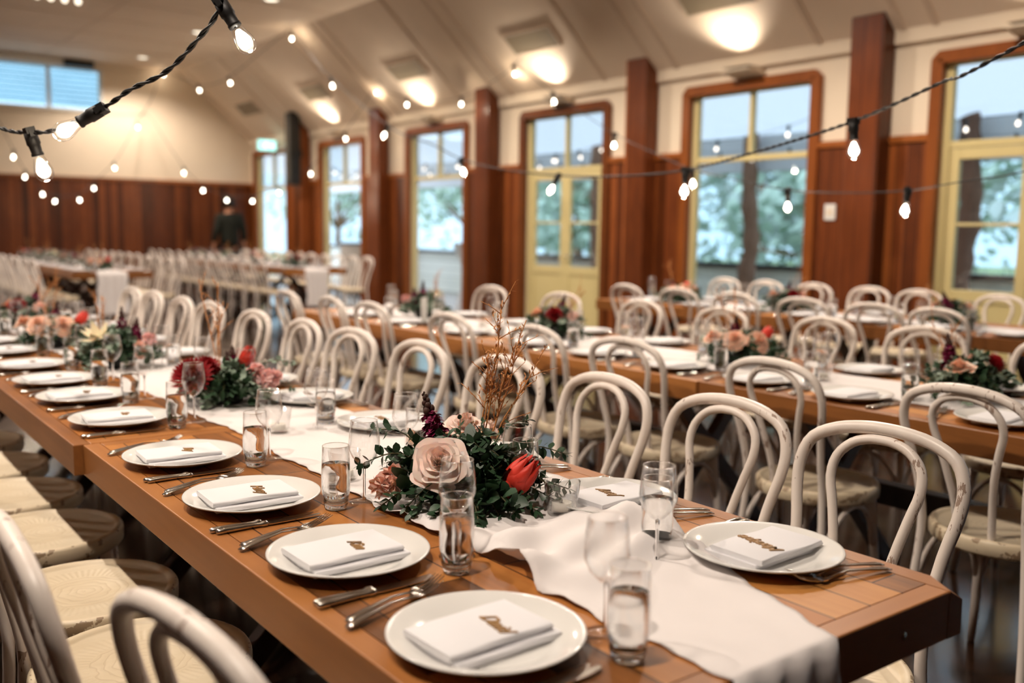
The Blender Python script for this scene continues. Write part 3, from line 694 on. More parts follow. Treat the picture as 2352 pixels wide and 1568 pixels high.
# ------------------------------------------------------------------ bentwood chair
def half_mirror(pts):
    """pts from foot/seat up to the apex with y>0; returns the full symmetric path"""
    return pts+[(x, -y, z) for x, y, z in pts[::-1][1:]]
def make_chair(full=True):
    r = empty('bentwood_chair'); ns = 10 if full else 6
    b = MB(); b.lathe([(.0, .453), (.180, .453), (.184, .456), (.188, .4605), (.196, .462), (.203, .460), (.2065, .454), (.2075, .444), (.2065, .422), (.200, .414), (.0, .414)], 48 if full else 20)
    b.build('seat', M['seat'], r)
    out = [(-.235, .185, 0), (-.205, .168, .22), (-.19, .152, .44), (-.205, .152, .55), (-.232, .164, .66), (-.255, .180, .74), (-.27, .182, .80), (-.281, .160, .85), (-.287, .105, .878), (-.29, .045, .889), (-.29, 0, .891)]
    P = smoothpath(half_mirror(out), 3); n = len(P)
    rr = [.0125+.0025*(1-min(1, abs(i/(n-1)-.5)*3.2)) for i in range(n)]
    b = MB(); b.tube(P, rr, ns); b.build('back_frame', M['chair'], r)
    inn = [(-.175, .050, .44), (-.192, .054, .54), (-.222, .068, .64), (-.243, .086, .72), (-.256, .100, .775), (-.268, .094, .82), (-.276, .064, .853), (-.28, .028, .866), (-.281, 0, .868)]
    b = MB(); b.tube(smoothpath(half_mirror(inn), 3), .0108, ns); b.build('inner_hoop', M['chair'], r)
    for s in (1, -1):
        b = MB(); b.tube([(.130, s*.128, .425), (.140, s*.136, .30), (.158, s*.15, .12), (.172, s*.162, 0)], [.0185, .017, .014, .011], ns); b.build('leg', M['chair'], r)
    if full:
        def arch(a, c, mid):
            P = []
            for i in range(13):
                t = i/12; w = math.sin(pi*t)
                x = a[0]*(1-t)+c[0]*t; y = a[1]*(1-t)+c[1]*t
                P.append((x+mid[0]*w, y+mid[1]*w, .21+.192*(w**.55)))
            return P
        for a, c, m_ in (((.147, .142), (.147, -.142), (.03, 0)), ((.147, .142), (-.200, .162), (0, .012)), ((.147, -.142), (-.200, -.162), (0, -.012))):
            b = MB(); b.tube(arch(a, c, m_), .0095, 8); b.build('brace', M['chair'], r)
    return r
CH = make_chair(); CHF = make_chair(False)
rc = random.Random(11)
def chair(x, y, face, label, group, far=False, tilt=None):
    rz = (0 if face > 0 else pi)+(rc.uniform(-.09, .09) if tilt is None else tilt)
    return place(CHF if far else CH, (x, y, 0), rz, label, group)

# ------------------------------------------------------------------ tables
def table_segment(x0, y0, label, group, cut=False, L=1.81, Wd=.9):
    """trestle table: planks inside a raised border of the same height; x0,y0 near-left corner"""
    r = empty('trestle_table', (x0, y0, 0)); h = .75; e = .04; ap = .079
    MB().box(e+.001, Wd-e-.001, e+.001, L-e-.001, h-.03, h-.0005).build('table_top', M['top'], r)
    a, L2 = .0, L-.004
    cc = .03 if cut else 0
    MB().box(0, e, a, L2, h-ap, h).build('side_rail', M['rail'], r, bevel=.0025)
    if cut:
        b = MB(); zt = h; zb = h-ap; c = .055
        # end of the far rail has its corner sawn off at a slant
        v = [(Wd-e, 0, zb), (Wd, 0, zb), (Wd, L2, zb), (Wd-e, L2, zb), (Wd-e, 0, zt), (Wd, c, zt), (Wd, L2, zt), (Wd-e, L2, zt), (Wd, 0, zt-.022), (Wd-e, 0.0, zt)]
        b._add(v, [(0, 3, 2, 1), (4, 5, 6, 7), (0, 1, 8, 4), (1, 2, 6, 5, 8), (2, 3, 7, 6), (3, 0, 4, 7), (4, 8, 5)])
        b.build('side_rail', M['rail'], r)
    else: MB().box(Wd-e, Wd, a, L2, h-ap, h).build('side_rail', M['rail'], r, bevel=.0025)
    MB().box(e+.0005, Wd-e-.0005, a, e, h-ap, h).build('end_rail', M['railx'], r, bevel=.0025)
    MB().box(e+.0005, Wd-e-.0005, L2-e, L2, h-ap, h).build('end_rail', M['railx'], r, bevel=.0025)
    if cut: MB().lathe([(.0001, 0), (.006, 0), (.0065, .002), (.0001, .0025)], 12).build('bolt', M['metal'], r); bt = r.children[-1] if False else [c for c in C.objects if c.name.startswith('bolt')][-1]; bt.location = (.7325, 0.0005, .7088); bt.rotation_euler = (pi/2, 0, 0)
    for yy in (.32, L-.32):
        for s in (-1, 1):
            # crossed legs of the trestle
            xa, xb = (.12, .78) if s > 0 else (.78, .12)
            yo = yy+s*.024
            b = MB(); b.prism([(xa-.04, 0), (xa+.04, 0), (xb+.04, h-.031), (xb-.04, h-.031)] if xa < xb else [(xb-.04, h-.031), (xb+.04, h-.031), (xa+.04, 0), (xa-.04, 0)], 1, yo-.022, yo+.022)
            b.build('leg', M['trestle'], r, bevel=.003)
    MB().box(.42, .48, .35, L-.35, .33, .41).build('stretcher', M['trestle'], r, bevel=.003)
    return tag(r, label, 'table', group)
table_segment(0, 0, 'trestle table with a sawn-off corner, nearest of the front row', 'front row of trestle tables', True)
table_segment(-.022, 1.81, 'trestle table butted behind the nearest one in the front row', 'front row of trestle tables')
table_segment(-.034, 3.62, 'trestle table at the far end of the front row', 'front row of trestle tables')
for k, n_ in enumerate(('nearest the right edge', 'in the middle', 'at the far end')): table_segment(2.14-.01*(k == 1), -.13+1.81*k, 'trestle table of the middle row, '+n_, 'middle row of trestle tables')
for k, n_ in enumerate(('nearest the right edge', 'at the far end')): table_segment(4.72, 1.5+1.81*k, 'trestle table of the row beside the windows, '+n_, 'window row of trestle tables')
for k, n_ in enumerate(('its near end', 'its middle', 'its far end')): 
    table_segment(2.02, 11.0+1.81*k, 'distant trestle table forming %s of the far left row' % n_, 'far left row of trestle tables')
    table_segment(4.62, 11.05+1.81*k, 'distant trestle table forming %s of the far right row' % n_, 'far right row of trestle tables')

# ------------------------------------------------------------------ chairs at every table
T1R = [(.36, 1.00), (.80, .995), (1.25, .985), (1.69, .975), (2.21, .965), (2.70, .955), (3.17, .95), (3.70, .945), (4.29, .94), (4.73, .93), (5.27, .93), (5.68, .92)]
T1L = [(.295, .025), (.69, -.065), (1.13, -.055), (1.575, -.06), (2.10, -.045), (2.55, -.05), (3.0, -.06), (3.45, -.06), (4.0, -.06), (4.5, -.06)]
for i, (y, x) in enumerate(T1R): chair(x, y, -1, 'white bentwood chair, window side of the front table row, %s from near end' % ORD[i], 'chairs on the window side of the front table row', tilt=(.10, .02, -.04, .05, .0, .06, -.03, .02, .05, 0, .03, .04)[i])
for i, (y, x) in enumerate(T1L): chair(x, y, 1, 'white bentwood chair, left side of the front table row, %s from near end' % ORD[i], 'chairs on the left side of the front table row', tilt=(.14, .0, -.03, .02, .0, .04, 0, 0, 0, 0)[i])
for i, y in enumerate((.57, 1.22, 1.93, 2.46, 3.13, 3.92, 4.38, 5.02)): chair(2.255, y, 1, 'white bentwood chair, aisle side of the middle table row, %s from right' % ORD[i], 'chairs on the aisle side of the middle table row')
for i, y in enumerate((.95, 1.52, 2.08, 2.72, 3.35, 4.05, 4.85)): chair(3.19, y, -1, 'white bentwood chair, window side of the middle table row, %s from right' % ORD[i], 'chairs on the window side of the middle table row')
for i, y in enumerate((2.08, 2.53, 3.03, 3.56, 4.08, 4.60)): chair(4.86, y, 1, 'white bentwood chair, room side of the window table row, %s from right' % ORD[i], 'chairs on the room side of the window table row')
for i, y in enumerate((2.57, 3.15, 3.59, 4.10, 4.58, 5.05)): chair(5.93, y, -1, 'white bentwood chair between window row and windows, %s from right' % ORD[i], 'chairs beside the windows')
for i in range(11):
    y = 11.3+.45*i
    chair(1.95, y, 1, 'distant white chair, left side of the far left table row, %s from near end' % ORD[i], 'chairs left of the far left table row', True)
    chair(3.05, y, -1, 'distant white chair, right side of the far left table row, %s from near end' % ORD[i], 'chairs right of the far left table row', True)
    chair(4.62, y, 1, 'distant white chair, left side of the far right table row, %s from near end' % ORD[i], 'chairs left of the far right table row', True)
    chair(5.68, y, -1, 'distant white chair, right side of the far right table row, %s from near end' % ORD[i], 'chairs right of the far right table row', True)

# ------------------------------------------------------------------ tableware prototypes
TZ = .7502
def mk_plate():
    b = MB(); b.lathe([(0, .002), (.070, .002), (.074, 0), (.078, .001), (.095, .007), (.118, .0145), (.133, .0195), (.1355, .0215), (.1345, .0232), (.130, .0225), (.112, .0165), (.094, .0095), (.088, .0062), (.080, .0055), (0, .0055)], 64)
    return b.build('dinner_plate', M['plate'])
def mk_napkin():
    b = MB()
    def slab(y0, y1, z0, z1, xa, xb):
        r_ = (z1-z0)/2; zc = (z0+z1)/2; pts = []
        for k in range(9): a = pi/2+pi*k/8; pts.append((y0+r_+r_*math.cos(a), zc+r_*math.sin(a)))
        for k in range(9): a = -pi/2+pi*k/8; pts.append((y1-r_*.6+r_*.6*math.cos(a), zc+r_*math.sin(a)))
        n = len(pts); nx = 10
        def fn(i, j):
            x = xa+(xb-xa)*i/nx; y, z = pts[j % n]
            puff = .0012*math.sin(i*.9+z*900); return (x, y+puff, z*(1+.04*math.sin(i*.7+y*60)))
        vs = [fn(i, j) for i in range(nx+1) for j in range(n)]
        fs = [(i*n+j, i*n+(j+1) % n, (i+1)*n+(j+1) % n, (i+1)*n+j) for i in range(nx) for j in range(n)]
        b._add(vs, fs, True); b._add([fn(0, j) for j in range(n)], [tuple(range(n))]); b._add([fn(nx, j) for j in range(n)], [tuple(range(n))[::-1]])
    slab(-.062, .050, 0, .0105, -.086, .088); slab(-.050, .058, .0105, .0205, -.090, .082)
    return b.build('folded_napkin', M['napkin'])
def mk_knife():
    b = MB(); P = [(0, 0, .004), (.004, 0, .0045), (.02, 0, .005), (.06, 0, .0048), (.082, 0, .0042), (.088, 0, .0045), (.094, 0, .0045), (.098, 0, .004)]
    b.tube(P, [.004, .0058, .0055, .0045, .0042, .0062, .0062, .0045], 10, flat=1.2)
    b.prism([(.097, -.004), (.105, -.0068), (.175, -.0075), (.198, -.0045), (.207, .002), (.205, .0065), (.19, .0062), (.10, .0052)], 2, .003, .0044)
    return b.build('table_knife', M['metal'])
def mk_fork():
    b = MB()
    P = [(0, .003), (.01, .005), (.05, .009), (.09, .012), (.115, .009), (.13, .006), (.145, .006)]
    Wd = [.005, .0078, .0052, .0030, .0028, .005, .0105]
    v = []; 
    for (x, z), w in zip(P, Wd): v += [(x, -w, z), (x, w, z), (x, w, z+.0018), (x, -w, z+.0018)]
    f = []
    for i in range(len(P)-1):
        for k in range(4): f.append((i*4+k, i*4+(k+1) % 4, (i+1)*4+(k+1) % 4, (i+1)*4+k))
    b._add(v, f+[(0, 3, 2, 1)], True)
    for k in range(4):
        y = -.0085+k*.00567; b.tube([(.143, y, .007), (.16, y*1.06, .0075), (.178, y*1.08, .011), (.196, y*1.06, .017)], [.0016, .0015, .0014, .0007], 6)
    b.box(.14, .15, -.0108, .0108, .0058, .008)
    return b.build('table_fork', M['metal'])
def mk_tumbler():
    r = empty('water_glass')
    b = MB(); b.lathe([(.0225, .006), (.0255, .016), (.0285, .04), (.0288, .07), (.0275, .10), (.0262, .127), (.0255, .1275), (.0266, .10), (.0278, .07), (.0275, .04), (.0245, .02)], 36); b.build('glass_wall', M['glass'], r); MB().tube([(.0259*math.cos(2*pi*k/36), .0259*math.sin(2*pi*k/36), .1272) for k in range(36)], .0007, 6, closed=True).build('rim', M['rim'], r)
    b = MB(); b.lathe([(.0001, .0005), (.0205, .0005), (.0225, .003), (.0245, .012), (.0245, .0165), (.020, .0150), (.0001, .0140)], 36); b.build('heavy_base', M['base_glass'], r)
    b = MB(); b.lathe([(.0001, .0168), (.018, .0172), (.0240, .0200), (.0272, .04), (.0275, .07), (.0270, .090), (.0001, .0895)], 36); b.build('water', M['water'], r)
    return r
def mk_wine():
    r = empty('wine_glass')
    b = MB(); b.lathe([(.0036, .074), (.013, .079), (.025, .093), (.0318, .110), (.0324, .118), (.0305, .140), (.0268, .1675), (.0262, .168), (.0298, .140), (.0317, .118), (.0310, .110), (.0243, .094), (.012, .0802), (.0001, .0765)], 36); b.build('bowl', M['glass'], r); MB().tube([(.0266*math.cos(2*pi*k/36), .0266*math.sin(2*pi*k/36), .1678) for k in range(36)], .0006, 6, closed=True).build('rim', M['rim'], r)
    b = MB(); b.lathe([(.0001, .0762), (.0036, .0740), (.0032, .064), (.0027, .042), (.0029, .013), (.0046, .0050), (.0001, .0040)], 16); b.build('stem', M['base_glass'], r)
    b = MB(); b.lathe([(.0046, .0050), (.014, .0029), (.0315, .0013), (.0317, .0006), (.0001, .0004)], 32); b.build('foot', M['glass'], r)
    return r
PL, NK, KN, FK, TU, WI = mk_plate(), mk_napkin(), mk_knife(), mk_fork(), mk_tumbler(), mk_wine()
for o, c_ in ((PL, 'plate'), (NK, 'napkin'), (KN, 'knife'), (FK, 'fork'), (TU, 'water glass'), (WI, 'wine glass'), (CH, 'chair'), (CHF, 'chair')): o['category'] = c_
rs = random.Random(5)
def setting(px, py, face, where, rowname, full=2, wine=True, glass=True, noise=1.0):
    """face=+1: diner sits at -X side looking to +X"""
    j = lambda a: rs.uniform(-a, a)*noise
    rz = 0 if face > 0 else pi
    place(PL, (px, py, TZ), j(3), 'white dinner plate '+where, 'dinner plates on '+rowname)
    place(NK, (px-.004*face, py+.002, TZ+.0058), rz+j(.08), 'folded white napkin '+where, 'napkins on '+rowname)
    if full >= 1:
        for q in range(2):
            nm = ('inner', 'outer')[q]
            place(KN, (px-face*(.135-.004*q+j(.003)), py-face*(.143+.013*q)+j(.002), TZ), rz+.02+j(.03), '%s steel knife %s' % (nm, where), 'knives on '+rowname)
            place(FK, (px-face*(.132-.01*q), py+face*(.146+.020*q), TZ), rz+.26*face+j(.04), '%s steel fork %s' % (nm, where), 'forks on '+rowname)
    if glass: place(TU, (px+face*.119+j(.008), py-face*.135+j(.01), TZ), j(3), 'tumbler of water '+where, 'water glasses on '+rowname)
    if wine: place(WI, ((px+face*.170+j(.006), py-face*.085+j(.02)) if wine is True else wine)+(TZ+.0016,), j(3), 'stemmed wine glass '+where, 'wine glasses on '+rowname)
def tagname(s, px, py, face, where):
    cu = bpy.data.curves.new('name_tag', 'FONT'); cu.body = s; cu.size = .031; cu.extrude = .0010; cu.shear = .5; cu.offset = .0002; cu.space_character = .84; cu.align_x = 'CENTER'; cu.align_y = 'CENTER'; cu.resolution_u = 4
    cu.materials.append(M['tag']); tmp = bpy.data.objects.new('lettering', cu); C.objects.link(tmp); bpy.context.view_layer.update()
    me = bpy.data.meshes.new_from_object(tmp.evaluated_get(bpy.context.evaluated_depsgraph_get())); bpy.data.objects.remove(tmp)
    o = bpy.data.objects.new('name_tag', me); C.objects.link(o)
    o.location = (px+face*.012, py-.004, TZ+.0058+.0222); o.rotation_euler = (0, 0, (-pi/2-.12) if face > 0 else (pi/2-.1))
    tag(o, 'cut wooden name tag '+where, 'name tag', 'wooden name tags on the front table row')
Y1L = [.263, .658, 1.074, 1.498, 2.03, 2.46, 2.85, 3.28, 3.78, 4.2, 4.62, 5.05]
N1L = ['David', 'Kim', 'Harry', 'Ray', 'Sue', 'Tom', 'Ian', 'Lyn', 'Ben', 'Amy', 'Max', 'Joe']
Y1R = [.272, .655, 1.09, 1.58, 2.06, 2.48, 2.93, 3.36, 3.9, 4.3, 4.7, 5.15]
N1R = ['Monique', 'Jenny', 'Lucy', 'Mark', 'Anna', 'Paul', 'Rob', 'Kate', 'Pat', 'Sam', 'Meg', 'Jim']
for i, (y, n_) in enumerate(zip(Y1L, N1L)):
    w = 'on front row left side, %s from near end' % ORD[i]
    setting(.151, y, 1, w, 'the left side of the front row', 2, [(.300, .190), (.312, .575), (.34, .955), (.325, 1.40)][i] if i < 4 else True); tagname(n_, .151, y, 1, w)
for i, (y, n_) in enumerate(zip(Y1R, N1R)):
    w = 'on front row window side, %s from near end' % ORD[i]
    setting(.742, y, -1, w, 'the window side of the front row'); tagname(n_, .742, y, -1, w)
for i, y in enumerate((.62, 1.13, 1.52, 1.95, 2.42, 2.86, 3.45, 4.08, 4.62)): setting(2.30, y, 1, 'on middle row aisle side, %s from right' % ORD[i], 'the aisle side of the middle row', 1)
for i, y in enumerate((.95, 1.44, 2.08, 2.58, 3.15, 3.7, 4.3, 4.9)): setting(2.885, y, -1, 'on middle row far side, %s from right' % ORD[i], 'the far side of the middle row', 1)
for i, y in enumerate((1.8, 2.25, 2.72, 3.2, 3.68, 4.15, 4.7)): setting(4.88, y, 1, 'on window row room side, %s from right' % ORD[i], 'the room side of the window row', 1)
for i, y in enumerate((2.5, 3.0, 3.5, 3.98, 4.5, 4.95)): setting(5.46, y, -1, 'on window row outer side, %s from right' % ORD[i], 'the outer side of the window row', 0)
for i in range(11):
    y = 11.25+.45*i
    for xx, nm, q in ((2.17, 'far left', 'left'), (2.77, 'far left', 'right'), (4.77, 'far right', 'left'), (5.37, 'far right', 'right')):
        setting(xx, y, 1 if q == 'left' else -1, 'on %s row %s side, %s from near end' % (nm, q, ORD[i]), 'the %s side of the %s row' % (q, nm), 0)

# ------------------------------------------------------------------ table runners
def runner(pathx, y0, y1, label, ruffle=None, drape=.42, seed=1, endw=None, ny=160, ystart=None):
    rd = random.Random(seed)
    ph = [rd.uniform(0, 6.28) for _ in range(12)]
    nx = 26; rows = []
    dl = 10 if drape else 0
    def cx(y):
        for (ya, l0, r0), (yb, l1, r1_) in zip(pathx, pathx[1:]):
            if ya <= y <= yb: t = (y-ya)/(yb-ya); return l0*(1-t)+l1*t, r0*(1-t)+r1_*t
        return pathx[-1][1:] if y > y1*.5 else pathx[0][1:]
    v = []
    def edge(s_, k): return .006*math.sin(s_*11+ph[k])+.004*math.sin(s_*37+ph[k+1])+.0025*math.sin(s_*93+ph[k+2])
    sh = sorted(set([i/ny for i in range(ny+1)]))
    for i in range(-dl*2, ny+1):
        if i < 0:
            d = -i/(dl*2)*drape; y = y0; l, r_ = cx(y0); w_ = 0
            zz = TZ-.0*d; 
            for j in range(nx+1):
                u = j/nx; x = l+edge(d+y0, 0)*(1-u)+(r_+edge(d+y0, 3)*u-l)*u+(.018*d/drape*math.sin(u*9+ph[5]))
                v.append((x, y0-.007-.010*math.sin(min(1, d/.06)*pi/2)-(.012*d)*math.sin(u*14+ph[6])-.004*math.sin(u*23), TZ-d))
        else:
            y = y0-.004+(y1-y0)*i/ny; l, r_ = cx(y)
            a = 0
            if ruffle:
                for (yc, yw, am) in ruffle: a += am*math.exp(-((y-yc)/yw)**2)
            for j in range(nx+1):
                u = j/nx; x = l+edge(y, 0)*(1+a*60)*(1-u)+(r_+edge(y, 3)*(1+a*60)*u-l)*u
                z = TZ+.0016+.0008*(1+math.sin(u*17+y*3+ph[4]))
                if a > 0:
                    s1 = math.sin(y*34+u*5+ph[7]+2*math.sin(u*6)); s2 = math.sin(y*61-u*9+ph[8])
                    e_ = .35+1.3*abs(u-.5)
                    z += a*(1+s1)*e_+a*.45*(1+s2)
                if i < 2: z = TZ+.0022
                v.append((x, y, z))
    n = nx+1; R_ = ny+1+dl*2
    # rows were appended from the lowest hem upward in reverse: reorder
    hem = [v[k*n:(k+1)*n] for k in range(dl*2)]
    flat = [v[k*n:(k+1)*n] for k in range(dl*2, R_)]
    rows = hem+flat
    vv = [p_ for row in rows for p_ in row]
    f = [(i*n+j, i*n+j+1, (i+1)*n+j+1, (i+1)*n+j) for i in range(len(rows)-1) for j in range(nx)]
    b = MB(); b._add(vv, f, True); o = b.build('table_runner', M['gauze'])
    sd = o.modifiers.new('cloth_thickness', 'SOLIDIFY'); sd.thickness = .0011; sd.offset = 1
    return tag(o, label, 'table runner', 'gauze table runners')
runner([(-1, .33, .55), (0, .33, .56), (.42, .34, .69), (.87, .345, .79), (1.72, .37, .77), (3.5, .34, .66), (6, .30, .62)], 0, 5.40, 'gauze runner down the front row, ruffled by the flowers, hanging over the near end', [(.48, .13, .019), (.72, .12, .008), (3.2, .5, .002)], .40, 3, ny=420)
runner([(-2, 2.38, 2.76), (6, 2.40, 2.78)], -.12, 5.2, 'off-white gauze runner along the middle table row', [(2.0, .3, .003)], 0, 4)
runner([(0, 4.98, 5.34), (6, 4.98, 5.34)], 1.51, 5.08, 'off-white gauze runner along the table row beside the windows', None, 0, 5)
runner([(10, 2.28, 2.62), (20, 2.3, 2.66)], 11.0, 16.3, 'gauze runner hanging over the near end of the far left row', None, .5, 6)
runner([(10, 4.9, 5.24), (20, 4.9, 5.24)], 11.05, 16.35, 'gauze runner hanging over the near end of the far right row', None, .5, 7)

# ------------------------------------------------------------------ flowers
def dirv(az, el): return Vector((math.cos(az)*math.cos(el), math.sin(az)*math.cos(el), math.sin(el)))
def orient(mb, c, d, s=1.0, roll=0):
    q = Vector(d).to_track_quat('Z', 'Y').to_matrix().to_4x4(); mb.mx = Matrix.Translation(c) @ q @ Matrix.Rotation(roll, 4, 'Z') @ Matrix.Scale(s, 4)
def rose(parent, c, d, R_=.05, m='rose', seed=0, name='rose'):
    rd = random.Random(seed); b = MB(); orient(b, c, d, R_/.05)
    N = 30
    for i in range(N):
        t = i/(N-1); a0 = i*2.4; r0 = .003+.030*t**1.1; op = t**1.5; h = .040-.010*t+.004*rd.uniform(-1, 1); span = 1.5-.45*t
        wob = rd.uniform(-.3, .3)
        def fn(u, v, a0=a0, r0=r0, op=op, h=h, span=span, t=t, wob=wob):
            w = (u-.5)*2; a = a0+w*span*(.35+.65*math.sin(min(1, v*1.35)*pi/2))*.9
            rr = r0*(.35+.65*v)+op*.020*v*v+.006*op*max(0, v-.7)*3.3
            top = 1-.30*abs(w)**1.6+.06*math.cos(w*7+i)
            z = h*v*top*(1-.55*op)-op*.012*max(0, v-.55)*(1+.6*wob)+.004*(1-op)-.006*t
            rr += (.0032*math.sin(w*5+wob*9)+.0018*math.sin(w*11+i))*v*(.3+t)
            return (rr*math.cos(a), rr*math.sin(a), z)
        b.grid(fn, 8, 7)
    o_ = b.build(name, M[m], parent); sb = o_.modifiers.new('petal_smooth', 'SUBSURF'); sb.levels = sb.render_levels = 1; return o_
def protea(parent, c, d, L=.075, seed=0):
    b = MB(); orient(b, c, d, L/.075)
    for layer, (n, r0, ln, tilt) in enumerate(((7, .0185, .034, .5), (8, .0205, .050, .36), (8, .0205, .064, .24), (7, .0185, .073, .12), (6, .0135, .077, .03))):
        for k in range(n):
            a = 2*pi*(k+.5*(layer % 2))/n; wd = .020
            def fn(u, v, a=a, r0=r0, ln=ln, tilt=tilt):
                w = (u-.5)*2; prof = (.72+.28*v/.4) if v < .4 else max(.04, 1-((v-.4)/.6)**2)**.6
                rr = r0*(.6+.75*math.sin(v*pi*.56))+tilt*.006*v-.022*max(0, v-.55)
                aa = a+w*.62*prof; return ((rr-.002*abs(w))*math.cos(aa), (rr-.002*abs(w))*math.sin(aa), ln*v-.004*(w*w))
            b.grid(fn, 4, 8)
    o = b.build('protea', M['protea'], parent)
    k = MB(); orient(k, c, d, L/.075); k.ball((0, 0, .035), .0165, 14, 10, 1.9); k.build('protea_core', M['proteacore'], o); return o
def snapdragon(parent, base, tip, seed=0):
    rd = random.Random(seed); B = Vector(base); T = Vector(tip); ax = (T-B); L = ax.length; axn = ax.normalized(); side = axn.orthogonal().normalized(); s2 = axn.cross(side)
    st = MB(); st.tube([B-axn*.05, B+ax*.5, T], [.0025, .002, .001], 6); so = st.build('snapdragon', M['stem'], parent)
    bl = MB(); bd = MB()
    for i in range(34):
        t = i/33; a = i*2.4; p_ = B+ax*t; od = (side*math.cos(a)+s2*math.sin(a)); sz = .0165*(1-t)**.8+.0030
        if t < .62:
            c = p_+od*sz*.9
            for q in range(5):
                dd = (od+side*rd.uniform(-.7, .7)+s2*rd.uniform(-.7, .7)+axn*rd.uniform(-.5, .6)); bl.leaf(c-od*sz*.4, dd, axn, sz*1.5, sz*1.25, .35)
            bl.ball(c, sz*.5, 7, 5)
        else: bd.ball(p_+od*sz*.7, sz*.75, 7, 5, 1.2)
    bl.build('floret', M['snap'], so); bd.build('bud', M['bud'], so); return so
def puff(parent, c, r, m, name, n=90, seed=0, wl=(1.05, 1.1)):
    rd = random.Random(seed); b = MB()
    for i in range(n//2):
        d = Vector((rd.gauss(0, 1), rd.gauss(0, 1), rd.gauss(0, 1)+.3)).normalized(); b.leaf(Vector(c)+d*r*.2, d, (rd.gauss(0, 1), rd.gauss(0, 1), rd.gauss(0, 1)+.5), r*wl[0], r*wl[1]*.8, .3)
    return b.build(name, M[m], parent)
def dahlia(parent, c, d, R_=.05, seed=0, m='dahlia', name='dahlia'):
    b = MB(); orient(b, c, d, R_/.05)
    N = 130
    for i in range(N):
        t = i/N; a = i*2.39996; el = pi/2*(1-t**.75)-.15; dd = Vector((math.cos(a)*math.cos(el), math.sin(a)*math.cos(el), math.sin(el)))
        b.leaf(dd*.010, dd, Vector((-math.cos(a)*math.sin(el), -math.sin(a)*math.sin(el), math.cos(el))), .030+.014*t, .013, -.22, False)
    return b.build(name, M[m], parent)
def lily(parent, c, d, R_=.07):
    b = MB(); orient(b, c, d, R_/.07)
    for k in range(9):
        a = 2*pi*k/9+.2*(k % 2); el = .35+.4*(k % 2); dd = Vector((math.cos(a)*math.cos(el), math.sin(a)*math.cos(el), math.sin(el)))
        b.leaf((0, 0, 0), dd, Vector((-math.cos(a)*math.sin(el), -math.sin(a)*math.sin(el), math.cos(el))), .075, .034, -.12, False)
    return b.build('cream_bloom', M['lily'], parent)
def twigs(parent, base, tips, seed=0, n_side=9):
    rd = random.Random(seed)
    for T in tips:
        b = MB(); B = Vector(base); T = Vector(T); P = [B.lerp(T, t)+Vector((rd.uniform(-.006, .006), rd.uniform(-.006, .006), 0)) for t in (0, .2, .4, .6, .8, 1)]; b.tube(smoothpath(P, 3), [.0017]*8+[.0012]*8, 5)
        for k in range(n_side):
            t = rd.uniform(.3, .97); p_ = B.lerp(T, t); ax = (T-B).normalized(); d = (ax*1.0+Vector((rd.gauss(0, .55), rd.gauss(0, .55), rd.gauss(0, .2)))).normalized(); L = rd.uniform(.03, .075)
            q = p_+d*L; b.tube([p_, p_+d*L*.5+Vector((0, 0, .003)), q], [.0011, .0009, .0007], 4)
            for s in range(6):
                pp = p_+d*L*(.2+.16*s); b.leaf(pp, d+Vector((rd.gauss(0, .7), rd.gauss(0, .7), rd.gauss(0, .4))), (0, 0, 1), .012, .0042, .1, False)
        for s in range(16):
            pp = B.lerp(T, .35+.04*s); b.leaf(pp, (T-B).normalized()+Vector((rd.gauss(0, .6), rd.gauss(0, .6), 0)), (0, 0, 1), .013, .0045, .1, False)
        b.build('dry_twig', M['twig'], parent)
